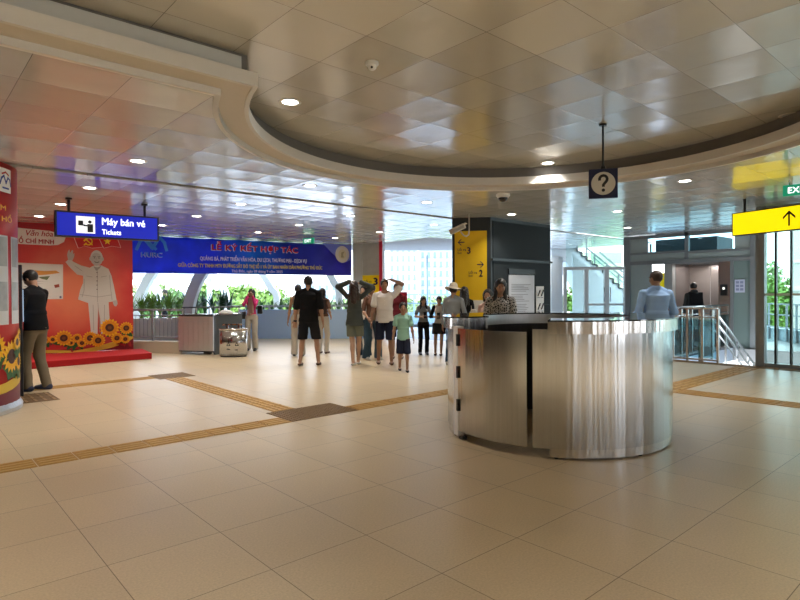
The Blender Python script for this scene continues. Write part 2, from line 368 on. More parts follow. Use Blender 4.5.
# stepped moulding round the raised ceiling: lower lip, soffit step, upper lip
def ring(prof, name, m):
    """prof: offsets measured towards the raised side (towards the ring centre), z"""
    bb = MB()
    path = [(-9, BEAM_Y, 0, -1), ]
    pts = []
    secs = []
    # straight run
    secs.append([(-9, BEAM_Y - o, z) for o, z in prof])
    for i in range(65):
        a = angL + (angR - angL)*i/64
        sec = []
        for o, z in prof:
            r = R_OUT - o
            aa = PI - math.asin((BEAM_Y - o - RC[1]) / r)           # where the straight run meets the circle
            a2 = aa + (angR - aa)*i/64
            sec.append((RC[0]+r*math.cos(a2), RC[1]+r*math.sin(a2), z))
        secs.append(sec)
    secs.append([(RC[0]+(R_OUT-o)*math.cos(angR) + 9, RC[1]+(R_OUT-o)*math.sin(angR), z) for o, z in prof])
    V = [[bb.bm.verts.new(p) for p in s_] for s_ in secs]; k = len(prof)
    for i in range(len(V)-1):
        for j in range(k):
            f = bb.bm.faces.new([V[i][j], V[i+1][j], V[i+1][(j+1)%k], V[i][(j+1)%k]]); f.smooth = False
    bb.bm.faces.new(V[0]); bb.bm.faces.new(V[-1][::-1])
    return struct(bb.build(name, m))
ring([(-.02, LO_Z-.012), (.025, LO_Z-.012), (.025, LO_Z+.055), (-.02, LO_Z+.055)], 'trim_1', M_LIP)
ring([(.026, LO_Z+.04), (.235, LO_Z+.04), (.235, LO_Z+.08), (.026, LO_Z+.08)], 'trim_2', M_CREAM)
ring([(.236, LO_Z+.03), (.272, LO_Z+.03), (.272, LO_Z+.135), (.236, LO_Z+.135)], 'trim_3', M_LIP)
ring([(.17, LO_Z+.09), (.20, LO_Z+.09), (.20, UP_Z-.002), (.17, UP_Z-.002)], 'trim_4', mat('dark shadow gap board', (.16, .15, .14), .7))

b = MB(); b.box(-9, BEAM_Y-.232, LO_Z+.136, 1.98, BEAM_Y-.212, UP_Z-.035); struct(b.build('trim_5', mat('blue grey fascia', (.50, .52, .52), .5)))
# ------------------------------------------------------------------ downlights
def downlight():
    t = empty('ceiling_downlight', (0, 0, 0)); 
    b = MB(); b.sweep([(.085, -.006), (.105, -.004), (.105, 0), (.075, .0), (.075, -.004)], 0, 2*PI, 28, closed=True); b.build('trim_ring', M_WHITE, t)
    b = MB(); b.disc((0, 0, -.003), .075, .075, .002); b.build('diffuser', mat('lit diffuser', (1, .97, .90), .5, emit=9), t)
    return t
def lamp_light(x, y, z, w=None):
    L = bpy.data.lights.new('downlight_lamp', 'AREA'); L.shape = 'DISK'; L.size = .15; L.energy = w or LAMP_W; L.color = (1, .95, .87); L.spread = 1.9
    o = bpy.data.objects.new('downlight_lamp', L); C.objects.link(o); o.location = (x, y, z - .012); return o
DL = downlight(); first = True
lower = [(2.12+2.34*i, y) for y in (6.95, 9.12, 11.05, 12.98) for i in range(-1, 5) if not (i == 4 and y > 8) and (-1.0 < 2.12+2.34*i < 10.9)]
lower = [p for p in lower if not (8.4 < p[0] < 11.5 and 7.3 < p[1] < 9)] + [(8.3, 3.31), (10.4, 5.4), (13.2, 6.6), (13.5, 9.4)]
upper = [(2.84, 4.76-.0), (6.93, 4.63)] 
spots = [(x, y, LO_Z) for x, y in lower] + [(x, y, UP_Z) for x, y in upper]
NEAR = {'': ''}
for i, (x, y, z) in enumerate(spots):
    o = DL if first else copy_tree(DL); first = False
    o.location = (x, y, z)
    if z == UP_Z:
        lab = 'round lit downlight in the raised ceiling near its curved left corner' if x < 5 else 'round lit downlight in the raised ceiling left of the question mark sign'
    elif (x, y) == (8.3, 3.31): lab = 'lone round downlight in the lower ceiling left of the yellow arrow sign'
    else:
        row = {6.95: 'row just beyond the curved moulding', 9.12: 'first row beyond the dark ceiling slot', 11.05: 'second row beyond the dark ceiling slot', 12.98: 'farthest row at the back'}.get(y)
        vis = sorted((q for q in lower if q[1] == y and -5 < pix((*q, LO_Z))[0] < 805), key=lambda q: pix((*q, LO_Z))[0])
        if row and (x, y) in vis: lab = 'lit downlight, %s in the %s' % (ORD[vis.index((x, y))], row)
        else: lab = {10.4: 'lit downlight in the ceiling between the pillar and the lobby wall', 13.2: 'lit downlight close before the grey lobby wall', 13.5: 'lit downlight behind the pillar before the doors'}.get(x, 'lit downlight outside the left edge of the view')
    tag(o, lab, 'ceiling light', 'downlights in the glossy ceiling')
    if z == UP_Z or (x, y) == (8.3, 3.31): del o['group']
    lamp_light(x, y, z)
# unseen lamps added behind and over the camera, stronger, to fill the near floor
for x, y in ((-1.5, 2.4), (-1.5, -.6), (1.2, -1.8), (3.6, -2.2), (-4, 1), (-4, -3), (-.5, -4.5), (3, -5), (6.5, -3.8), (9, -1.5), (9.2, .6)):
    lamp_light(x, y, UP_Z, LAMP_W*3.2)
for (x, y, lab) in ((*at(342, 158, UP_Z)[:2], 'unlit round fitting in the raised ceiling close to the curved moulding'), (*at(790, 115, UP_Z)[:2], 'unlit round fitting in the raised ceiling above the exit sign')):
    t = empty('ceiling_speaker', (x, y, UP_Z), 0, lab, 'ceiling speaker')
    b = MB(); b.sweep([(.085, -.006), (.105, -.004), (.105, 0), (.075, .0), (.075, -.004)], 0, 2*PI, 28, closed=True); b.build('trim_ring', M_CREAM, t)
    b = MB(); b.disc((0, 0, -.003), .075, .075, .002); b.build('grille', M_CONC, t)

# ------------------------------------------------------------------ tactile paving
M_TACT = mat('ochre tactile paving', (.40, .22, .055), .6, noise=.12, nscale=8)
M_TACT2 = mat('tactile studs', (.50, .30, .09), .5, noise=.1, nscale=12)
M_TACTD = mat('brown tactile paving', (.16, .095, .04), .6, noise=.15, nscale=10)
M_TACTD2 = mat('brown tactile studs', (.27, .165, .075), .5, noise=.1)
def tact(x0, y0, x1, y1, lab, dots=False, dark=False, step=.3):
    """ridged warning tiles let into the floor, ridges running along the strip"""
    A, B = (M_TACTD, M_TACTD2) if dark else (M_TACT, M_TACT2)
    bb = MB(); along_x = (x1-x0) >= (y1-y0)
    L = x1-x0 if along_x else y1-y0; Wd = y1-y0 if along_x else x1-x0; n = max(1, round(L/step)); s = L/n; nw = max(1, round(Wd/step)); sw = Wd/nw
    def bx(a0, b0, a1, b1, z, m):
        if along_x: bb.box(x0+a0, y0+b0, .0005, x0+a1, y0+b1, z, m)
        else: bb.box(x0+b0, y0+a0, .0005, x0+b1, y0+a1, z, m)
    for i in range(n):
        for j in range(nw):
            bx(i*s+.004, j*sw+.004, (i+1)*s-.004, (j+1)*sw-.004, .003, A)
            if dots:
                k = 6
                for p in range(k):
                    for q in range(k):
                        cx, cy = i*s + (p+.5)*s/k, j*sw + (q+.5)*sw/k
                        bx(cx-.013, cy-.013, cx+.013, cy+.013, .008, B)
            else:
                for q in range(4):
                    cy = j*sw + (q+.5)*sw/4
                    bx(i*s+.018, cy-.017, (i+1)*s-.018, cy+.017, .008, B)
    o = bb.build('tactile_paving', None); return tag(o, lab, 'tactile paving')
tact(-1.2, 5.33, 3.18, 5.63, 'ochre ridged tactile strip crossing the floor towards the lower left')
tact(3.18, 5.33, 4.08, 5.93, 'brown studded tactile square in the middle of the left floor', True, True)
tact(4.08, 5.33, 11.6, 5.63, 'ochre ridged tactile strip leading from the studded square behind the round kiosk')
tact(3.28, 5.93, 3.58, 9.5, 'tactile strip leading back from the studded square to the small brown patch')
tact(3.2, 9.5, 3.8, 10.1, 'small brown studded tactile patch at the far end of a strip', True, True)
tact(.2, 9.66, 3.2, 9.96, 'thin tactile strip running left in front of the red platform')
tact(1.2, 8.6, 1.62, 9.4, 'ridged tactile patch just in front of the ticket machine', False, True)
tact(7.9, -1.2, 8.3, 3.3, 'ochre tactile strip running to the right edge from beside the kiosk')
tact(7.9, 3.3, 11.5, 3.7, 'ochre tactile strip from the kiosk towards the stair railing')
tact(11.5, -1.2, 11.8, 4.9, 'brown tactile strip along the foot of the glass partition', False, True)

# ------------------------------------------------------------------ kiosk
KC = (4.94, 3.23)
kt = empty('information_kiosk', (*KC, 0), 0, 'round brushed stainless steel information counter with a hinged door', 'counter')
d2r = math.radians
A_H, A_D, A_P, A_PL, A_C = d2r(158.5), d2r(201), d2r(203.6), d2r(210.8), d2r(210.4)
RW = 1.07; RI = .74
def sw(name, prof, a0, a1, n, m, par=kt, **k):
    bb = MB(); bb.sweep(prof, a0, a1, n, m=None, **k); return bb.build(name, m, par)
END = d2r(360) + A_H - d2r(5.7)
o = sw('curved_panel', [(RW-.025, .085), (RW, .085), (RW, 1.07), (RW-.025, 1.07)], A_P, END, 90, M_STEEL)
sw('plinth', [(RW-.06, .012), (RW-.008, .012), (RW-.008, .084), (RW-.06, .084)], A_PL, END, 80, M_STEEL2)
sw('counter_band', [(RW+.015, 1.035), (RW+.043, 1.035), (RW+.043, 1.135), (RW+.015, 1.135)], A_C, END, 90, M_STEEL2)
sw('inner_wall', [(RI, .05), (RI+.02, .05), (RI+.02, 1.03), (RI, 1.03)], A_C, END, 60, mat('dark inner cabinet', (.05, .05, .055), .3, .5))
sw('inner_band', [(RI-.02, 1.03), (RI, 1.03), (RI, 1.135), (RI-.02, 1.135)], A_C, END, 60, mat('satin inner band', (.62, .63, .64), .4, .8))
sw('counter_underside', [(RI+.001, 1.03), (RW+.014, 1.03), (RW+.014, 1.045), (RI+.001, 1.045)], A_C, END, 80, M_STEEL)
sw('counter_top', [(RI-.03, 1.136), (RW+.05, 1.136), (RW+.05, 1.148), (RI-.03, 1.148)], A_C, END, 90, mat('dark glossy glass top', (.03, .035, .035), .04, 0, .8, coat=.6))
# radial ends of the counter
for a, nm in ((A_C, 'end_panel'), (END, 'end_panel')):
    bb = MB(); c_, s_ = math.cos(a), math.sin(a); tx, ty = -s_*.012, c_*.012
    for z0, z1, ra, rb in ((1.046, 1.134, RI+.002, RW+.014),) + (((.05, 1.028, RI+.022, RW-.027),) if a == END else ()):
        bb.poly([(c_*ra, s_*ra, z0), (c_*rb, s_*rb, z0), (c_*rb, s_*rb, z1), (c_*ra, s_*ra, z1)], None, (tx, ty, 0) if a == A_C else (-tx, -ty, 0))
    bb.build(nm, M_STEEL, kt)
# hinge post
bb = MB(); a = A_H; bb.sweep([(RW-.06, .03), (RW+.004, .03), (RW+.004, 1.06), (RW-.06, 1.06)], A_H-d2r(5.5), A_H-d2r(.2), 4); bb.build('door_post', mat('white edge strip', (.80, .80, .80), .3), kt)
bb = MB(); bb.sweep([(RW-.07, .0), (RW-.02, .0), (RW-.02, .03), (RW-.07, .03)], A_H-d2r(2.2), A_H+d2r(2), 3); bb.build('foot', M_BLACK, kt)
for a in (A_PL + d2r(3), d2r(255), d2r(300), d2r(20), d2r(80)):
    bb = MB(); bb.disc((math.cos(a)*(RW-.035), math.sin(a)*(RW-.035), 0), .018, .018, .012); bb.build('foot', M_BLACK, kt)
dr = sw('door', [(RW-.018, .085), (RW+.003, .085), (RW+.003, 1.045), (RW-.018, 1.045)], A_H, A_D, 30, M_STEEL)
for z in (.27, .58, .88):
    bb = MB(); bb.sweep([(RW+.004, z), (RW+.018, z), (RW+.018, z+.11), (RW+.004, z+.11)], A_H-d2r(.6), A_H+d2r(.9), 2); bb.build('hinge', M_BLACK, dr)
bb = MB(); 
for z in (.18, .55):
    bb.sweep([(RI+.03, z), (RW-.12, z), (RW-.12, z+.02), (RI+.03, z+.02)], d2r(214), d2r(320), 24)
bb.build('shelf', M_CHAR, kt)
bb = MB(); bb.poly([(RW*math.cos(d2r(333)), RW*math.sin(d2r(333)), .52), (1.015*RW*math.cos(d2r(333)), 1.015*RW*math.sin(d2r(333)), .52), (1.015*RW*math.cos(d2r(333)), 1.015*RW*math.sin(d2r(333)), .62), (RW*math.cos(d2r(333)), RW*math.sin(d2r(333)), .62)], None, (.03, .06, 0)); bb.build('lock_plate', M_BLACK, kt)

# ------------------------------------------------------------------ pillar
PIL = [(9.13, 7.47), (11.27, 7.47), (11.27, 8.85), (9.5, 8.85), (8.62, 8.07)]
pl = empty('pillar', (0, 0, 0)); struct(pl)
b = MB(); b.poly([(x, y, 0) for x, y in PIL], None, (0, 0, LO_Z-.002)); b.build('core', M_CHAR, pl)
b = MB()
for z0, z1 in ((.12, 1.10), (1.11, 2.03), (2.10, 2.86)):
    b.box(9.19, 7.455, z0, 11.21, 7.469, z1)
b.build('cladding_panel', mat('dark grey green panel', (.020, .025, .028), .55, 0, .2), pl)
b = MB(); b.bar((9.13, 7.44, 2.065), (11.27, 7.44, 2.065), .05, .04); b.build('rail', M_CHAR, pl)
# yellow sign on the slanting face
def sub(A, B, t): return Vector(A).lerp(Vector(B), t)
n_ = Vector((-(8.07-7.47), -(9.13-8.62), 0)).normalized()
sA = sub((8.62, 8.07, 0), (9.13, 7.47, 0), .07) + n_*.05; sB = sub((8.62, 8.07, 0), (9.13, 7.47, 0), .90) + n_*.05
ys, w = panel('direction_sign', (sA.x, sA.y, .30), (sB.x, sB.y, .30), 'tall yellow direction sign with blue arrows on the dark pillar', 'sign')
b = MB(); b.box(0, 0, 0, w, .035, 2.35); b.build('face', mat('pillar sign yellow', srgb(222, 182, 20), .5), ys)
def ar(bb, cx, cz, s, m, d=1, y=-.004):
    """a horizontal arrow, pointing right for d=1"""
    def q(x, z): return (cx + d*x*s, y, cz + z*s)
    k = bb.mi(m)
    for pts in (((-.5,-.07),(.35,-.07),(.35,.07),(-.5,.07)), ((.05,.45),(.5,0),(.34,-.0),(-.10,.45)), ((.05,-.45),(.5,0),(.34,0),(-.10,-.45))):
        f = bb.bm.faces.new([bb.bm.verts.new(q(*p)) for p in pts]); f.material_index = k
for cx_, cz_, d_ in ((.13, 2.12, -1), (w-.13, 1.66, 1)):
    bb = MB(); ar(bb, cx_, cz_, .14, M_NAVY, d_); bb.build('arrow', None, ys)
write('lettering', [('Lối ra', .06, 1.94, .17, .075, M_NAVY), ('Exit', .06, 1.88, .08, .045, M_NAVY), ('3', .25, 1.88, .075, .14, M_NAVY, .03),
     ('Lối ra', w-.37, 1.47, .17, .075, M_NAVY), ('Exit', w-.37, 1.41, .08, .045, M_NAVY), ('2', w-.16, 1.41, .075, .14, M_NAVY, .03)], ys)
b = MB(); b.box(.30*w, -.006, .12, .96*w, -.001, .93); 
k = b.mi(mat('map paper', (.62, .62, .58), .5)); 
mp = b.build('map', MATS['map paper'], ys)
b = MB(); mg = mat('map lines', (.36, .38, .36), .5)
for i in range(9):
    a = random.uniform(-.6, .6); x = random.uniform(.42, .85)*w; z = random.uniform(.35, .75)
    b.bar((x-.1*math.cos(a), -.008, z-.16*math.sin(a)-.08), (x+.1*math.cos(a), -.008, z+.16*math.sin(a)+.08), .012, .002)
b.build('map_print', mg, mp)
# notices on the front face
p0 = at(508, 300, D=12.3)
def on_pillar(px): # x where the picture column px meets the plane of the front face
    v = at(px, 300, D=1.0); return 7.44 * v.x / v.y
nt_, w = panel('notice_board', (on_pillar(509), 7.43, .55), (on_pillar(534), 7.43, .55), 'tall white printed notice under a black header on the dark pillar', 'notice')
b = MB(); b.box(0, 0, 0, w, .02, 1.21); b.build('sheet', mat('notice paper', (.62, .66, .74), .5), nt_)
b = MB(); b.box(-.02, -.01, 1.22, w+.02, .02, 1.34); b.build('header', M_BLACK, nt_)
g = mat('grey print', (.28, .30, .36), .6)
b = MB(); 
for i in range(26):
    if i % 6 == 5: continue
    b.box(.08*w, -.003, 1.0-i*.036, (.08+.84*random.uniform(.5, 1))*w, -.001, 1.012-i*.036)
b.build('print', g, nt_)
st, w = panel('safety_poster', (on_pillar(536.3), 7.43, .86), (on_pillar(543.5), 7.43, .86), 'small pale poster of warning pictures beside the tall notice', 'poster')
w2 = w
b = MB(); b.box(0, 0, 0, w, .02, .66); b.build('sheet', M_PRINTW, st)
b = MB()
for i in range(2):
    for j in range(2):
        cx, cz = w*(.27+.46*i), .20+.30*j
        b.disc((0, 0, 0), .001, .001, .0001)
        b.bar((cx-.04, -.004, cz-.06), (cx+.04, -.004, cz+.08), .045, .004, M_BLACK); b.box(cx-.05, -.003, cz-.10, cx+.05, -.001, cz-.085, g)
        b.bar((cx+.03, -.006, cz+.02), (cx+.055, -.006, cz+.045), .02, .002, M_RED)
b.build('print', None, st)
# ------------------------------------------------------------------ kiosk question mark sign
q0 = at(602, 125, UP_Z)
qs, w = panel('question_sign', Vector((5.82, 3.2, 2.40)) - RT*.145, Vector((5.82, 3.2, 2.40)) + RT*.145, 'small square blue sign with a question mark hanging over the kiosk', 'sign')
qs.rotation_euler.z += d2r(-14)
b = MB(); b.box(0, -.02, 0, .30, .02, .32); b.build('box', mat('dark navy sign', srgb(18, 24, 62), .4), qs, .004)
b = MB(); b.bm.faces.new([b.bm.verts.new((.15+.125*math.cos(2*PI*k/40), -.023, .16+.125*math.sin(2*PI*k/40))) for k in range(40)]); b.build('disc', mat('pale disc', (.62, .58, .50), .5), qs)
bb = MB(); qp = [(.150+.040*math.cos(t), .205+.040*math.sin(t)) for t in [math.radians(200-28*i) for i in range(9)]] + [(.162, .158), (.150, .142), (.150, .122)]
def qstroke(bb, pts, w, y):
    L_, R_ = [], []
    for i, p in enumerate(pts):
        a, c = pts[max(i-1, 0)], pts[min(i+1, len(pts)-1)]; d = Vector((c[0]-a[0], c[1]-a[1])).normalized()*w/2
        L_.append((p[0]-d.y, y, p[1]+d.x)); R_.append((p[0]+d.y, y, p[1]-d.x))
    A_ = [bb.bm.verts.new(p) for p in L_]; B_ = [bb.bm.verts.new(p) for p in R_]
    for i in range(len(pts)-1): bb.bm.faces.new([A_[i], A_[i+1], B_[i+1], B_[i]])
qstroke(bb, qp, .030, -.026); bb.bm.faces.new([bb.bm.verts.new((.15+.018*math.cos(2*PI*k/16), -.026, .086+.018*math.sin(2*PI*k/16))) for k in range(16)])
bb.build('question_mark', M_BLACK, qs)
b = MB(); b.tube([(.15, 0, .32), (.15, 0, UP_Z-2.40-.002)], .011); b.disc((.15, 0, .32), .025, .025, .03); b.disc((.15, 0, UP_Z-2.40-.02), .04, .04, .018); b.build('rod', M_BLACK, qs)

# ------------------------------------------------------------------ blue ticket sign
d0 = 9.0
A = at(56, 240, D=8.95); B = at(157, 242.5, D=9.85)
zb = 2.325
A.z = B.z = zb
A = Vector((*A[:2], zb)); B = Vector((*B[:2], zb))
bs, w = panel('ticket_sign', A, B, 'long blue hanging sign for the ticket machines with white lettering', 'sign')
hh = .37
b = MB(); b.box(-.02, -.06, -.02, w+.02, .06, hh+.02); b.build('housing', M_BLACK, bs, .006)
b = MB(); b.box(.01, -.066, .005, w-.01, -.061, hh-.005); b.build('face', M_BLUES, bs)
def picto(bb):
    k = bb.mi(M_PRINTW)
    def rect(x0, z0, x1, z1, m, y): 
        f = bb.bm.faces.new([bb.bm.verts.new(p) for p in ((x0,y,z0),(x1,y,z0),(x1,y,z1),(x0,y,z1))]); f.material_index = bb.mi(m)
    x0 = .18*w; s = .27
    rect(x0, .05, x0+s, .05+s, M_SIGNW, -.068)
    rect(x0+.03, .17, x0+.10, .25, M_BLACK, -.070); rect(x0+.08, .17, x0+.13, .19, M_BLACK, -.070)
    rect(x0+.16, .07, x0+.24, .20, M_BLACK, -.070); rect(x0+.11, .16, x0+.17, .185, M_BLACK, -.070)
    f = bb.bm.faces.new([bb.bm.verts.new((x0+.195+.026*math.cos(2*PI*i/16), -.070, .235+.026*math.sin(2*PI*i/16))) for i in range(16)]); f.material_index = bb.mi(M_BLACK)
write('lettering', [('Máy bán vé', .425*w, .165, .44*w, .155, M_SIGNW, .03), ('Tickets', .425*w, .045, .19*w, .085, M_SIGNW, .03)], bs, y=-.069)
bb = MB(); picto(bb); bb.build('pictogram', None, bs)
for px in (70, 144):
    q = (.12 if px == 70 else .87)*w
    b = MB(); b.tube([(q, 0, hh+.02), (q, 0, LO_Z-zb-.002)], .022); b.disc((q, 0, LO_Z-zb-.03), .05, .05, .028); b.build('rod', M_BLACK, bs)

# ------------------------------------------------------------------ yellow arrow sign at the right
A = at(735, 240, D=9.75); B = at(850, 226, D=8.15)
A.z = B.z = 2.335
yr, w = panel('arrow_sign', A, B, 'long bright yellow hanging sign with a black upward arrow', 'sign')
b = MB(); b.box(-.02, -.05, -.015, w+.02, .05, .375); b.build('housing', mat('dark sign rim', (.03, .03, .025), .4), yr)
b = MB(); b.box(.0, -.056, 0, w, -.051, .36); b.build('face', mat('lit yellow face', srgb(252, 226, 5), .35, emit=.5), yr)
def upar(bb):
    k = bb.mi(M_BLACK); cx, cz, s = .535*w, .18, .24
    for pts in (((-.06,-.5),(.06,-.5),(.06,.35),(-.06,.35)), ((0,.5),(-.4,.1),(-.4,-.07),(0,.33)), ((0,.5),(.4,.1),(.4,-.07),(0,.33))):
        f = bb.bm.faces.new([bb.bm.verts.new((cx+p[0]*s, -.058, cz+p[1]*s)) for p in pts]); f.material_index = k
write('arrow', [], yr, extra=upar)
b = MB(); b.tube([(.10*w, 0, .375), (.10*w, 0, LO_Z-2.335-.002)], .022); b.build('rod', M_BLACK, yr)
b = MB(); b.tube([(.90*w, 0, .375), (.90*w, 0, LO_Z-2.335-.002)], .022); b.build('rod', M_BLACK, yr)

# ------------------------------------------------------------------ EXIT signs
M_GRN = mat('green exit face', srgb(20, 140, 105), .4, emit=.35)
def exit_sign(A, B, h, lab):
    e, w = panel('exit_sign', A, B, lab, 'exit sign')
    b = MB(); b.box(0, -.02, 0, w, .02, h); b.build('face', M_GRN, e, .003)
    write('lettering', [('EXIT', .16*w, .22*h, .62*w, .56*h, M_SIGNW, .03)], e, y=-.023)
    b = MB(); zc = LO_Z - A[2] - .002
    for q in (.2*w, .8*w): b.tube([(q, 0, h), (q, 0, zc)], .006)
    b.build('hanger', M_RAIL, e)
A = at(783, 196, D=7.6); B = at(816, 192.0, D=7.35); A.z = B.z = 2.635
exit_sign(A, B, .145, 'green hanging EXIT sign above the yellow arrow sign at the right edge')
A = at(303.5, 243.5, D=15.4); B = at(314, 243.5, D=15.2); A.z = B.z = 2.735
exit_sign(A, B, .15, 'tiny green EXIT sign hanging over the blue banner')

# ------------------------------------------------------------------ cameras on the ceiling
c0 = at(372, 62, UP_Z)
t = empty('smoke_detector', (c0.x, c0.y, UP_Z), 0, 'small white dome fitting on the raised ceiling', 'smoke detector')
b = MB(); b.sweep([(0.001, -.002), (.052, -.002), (.052, -.022), (.046, -.028), (.001, -.028)], 0, 2*PI, 24, closed=True); b.build('base', M_WHITE, t)
b = MB(); b.ball((0, 0, -.038), (.036, .036, .030), M_WHITE); b.build('sensor', None, t)
b = MB(); b.ball((-.02, -.022, -.052), .010, M_BLACK); b.build('lens', None, t)
c0 = at(503, 194, LO_Z)
t = empty('dome_camera', (c0.x, c0.y, LO_Z), 0, 'white dome security camera with black glass on the ceiling above the pillar', 'security camera')
b = MB(); b.sweep([(.001, -.002), (.105, -.002), (.11, -.03), (.085, -.06), (.001, -.06)], 0, 2*PI, 28, closed=True); b.build('housing', M_WHITE, t)
b = MB(); b.ball((0, 0, -.06), (.075, .075, .065), mat('black dome glass', (.01, .01, .012), .05)); b.build('dome', None, t)
c0 = at(463, 213, D=11.2); c1 = at(469, 205, LO_Z)
t = empty('bullet_camera', (c0.x, c0.y, LO_Z), math.atan2(FW.y, FW.x), 'pale bullet security camera on a curved ceiling arm before the yellow sign', 'security camera')
b = MB(); b.bar((-.02, .26, -.36), (-.16, -.02, -.24), .10, .10); b.build('housing', mat('pale camera shell', (.50, .48, .44), .4), t, .02)
b = MB(); b.bar((-.06, .27, -.33), (-.19, -.04, -.20), .13, .015); b.build('sunshield', MATS['pale camera shell'], t)
b = MB(); b.tube([(.0, -.12, -.002), (0, -.12, -.30), (0, -.11, -.40), (-.03, -.06, -.44), (-.06, .0, -.42), (-.08, .06, -.35)], .014, n=8); b.build('arm', MATS['pale camera shell'], t)

# ------------------------------------------------------------------ plane helper
class Plane:
    """an upright plane through A and B: loc(px, py) gives its own x and z where a picture point falls on it"""
    def __init__(s, A, B, z0=0): s.A = Vector((A[0], A[1], 0)); s.B = Vector((B[0], B[1], 0)); s.d = (s.B-s.A).normalized(); s.z0 = z0
    def loc(s, px, py, off=0):
        v = at(px, py, D=1.0) - Vector((0, 0, CAM_H)); n = Vector((-s.d.y, s.d.x, 0)); k = (s.A.dot(n) - off) / v.dot(n)
        p = v*k; return ((p - s.A).dot(s.d), CAM_H + p.z - s.z0)
    def pt(s, x, y=0): return s.A + s.d*x + Vector((-s.d.y, s.d.x, 0))*y
    def ang(s): return math.atan2(s.d.y, s.d.x)
def flatpoly(bb, pts, y, m):
    try:
        f = bb.bm.faces.new([bb.bm.verts.new((p[0], y, p[1])) for p in pts]); f.material_index = bb.mi(m)
    except ValueError: pass
def flatdisc(bb, x, z, rx, rz, y, m, n=20, a=0):
    flatpoly(bb, [(x+rx*math.cos(2*PI*k/n)*math.cos(a)-rz*math.sin(2*PI*k/n)*math.sin(a), z+rx*math.cos(2*PI*k/n)*math.sin(a)+rz*math.sin(2*PI*k/n)*math.cos(a)) for k in range(n)], y, m)

M_SUNP = mat('sunflower petals print', srgb(240, 180, 20), .5); M_SUNP2 = mat('sunflower inner petals print', srgb(222, 140, 12), .5)
M_SUNC = mat('sunflower centre print', srgb(70, 32, 14), .5); M_LEAFP = mat('printed leaves', srgb(40, 90, 40), .5)
def sunflower(bb, x, z, r, y=-.006, k=16):
    for ring_, rr, m, dy, ph in ((0, 1.0, M_SUNP, 0, 0), (1, .86, M_SUNP2, -.0008, .5)):
        for i in range(k):
            a = 2*PI*(i+ph)/k; a1 = a - PI/k*1.1; a2 = a + PI/k*1.1
            flatpoly(bb, [(x+.35*r*math.cos(a1), z+.35*r*math.sin(a1)), (x+.75*r*rr*math.cos(a1), z+.75*r*rr*math.sin(a1)), (x+r*rr*math.cos(a), z+r*rr*math.sin(a)), (x+.75*r*rr*math.cos(a2), z+.75*r*rr*math.sin(a2)), (x+.35*r*math.cos(a2), z+.35*r*math.sin(a2))], y + dy - i*.00003, m)
    flatdisc(bb, x, z, .42*r, .42*r, y-.002, M_SUNC); flatdisc(bb, x, z, .2*r, .2*r, y-.0025, mat('sunflower eye print', srgb(110, 62, 24), .5))

# ------------------------------------------------------------------ red backdrop and its platform
ga, gb = at(20, 300, D=11.9), at(133, 300, D=13.2)
gdir = (Vector((gb.x, gb.y, 0)) - Vector((ga.x, ga.y, 0))).normalized()
GA = Vector((ga.x, ga.y, 0)) - gdir*1.9; GB = Vector((gb.x, gb.y, 0))
GP = Plane(GA, GB, .13)
bd, GW = panel('display_backdrop', (GA.x, GA.y, .13), (GB.x, GB.y, .13), 'large red printed backdrop with a waving figure in white and sunflowers', 'backdrop')
def backdrop_mat():
    m = bpy.data.materials.new('red backdrop print'); m.use_nodes = True; n = m.node_tree.nodes; l = m.node_tree.links; b = n['Principled BSDF']
    t = n.new('ShaderNodeTexCoord'); mp = n.new('ShaderNodeMapping'); mp.inputs['Location'].default_value = (-GP.loc(72, 300)[0]*.55, 0, -GP.loc(72, 292)[1]*.62); l.new(t.outputs['Object'], mp.inputs[0])
    mp.inputs['Scale'].default_value = (.55, 0, .62)
    g = n.new('ShaderNodeTexGradient'); g.gradient_type = 'SPHERICAL'; l.new(mp.outputs[0], g.inputs[0])
    nn = n.new('ShaderNodeTexNoise'); nn.inputs['Scale'].default_value = 1.6; nn.inputs['Detail'].default_value = 5; l.new(t.outputs['Object'], nn.inputs['Vector'])
    a = n.new('ShaderNodeMath'); a.operation = 'MULTIPLY_ADD'; a.inputs[1].default_value = .5; l.new(nn.outputs['Fac'], a.inputs[0]); 
    s = n.new('ShaderNodeMath'); s.operation = 'SUBTRACT'; s.inputs[1].default_value = .22; l.new(g.outputs['Fac'], s.inputs[0]); l.new(s.outputs[0], a.inputs[2])
    r = n.new('ShaderNodeValToRGB'); e = r.color_ramp.elements; e[0].position = .0; e[0].color = (*srgb(168, 18, 34), 1); e[1].position = .85; e[1].color = (*srgb(232, 128, 88), 1)
    q = r.color_ramp.elements.new(.35); q.color = (*srgb(205, 48, 40), 1)
    l.new(a.outputs[0], r.inputs[0]); l.new(r.outputs[0], b.inputs['Base Color']); b.inputs['Roughness'].default_value = .4
    return m
b = MB(); b.box(0, 0, 0, GW, .12, LO_Z-.135); b.build('board', backdrop_mat(), bd)
L = lambda px, py: GP.loc(px, py)
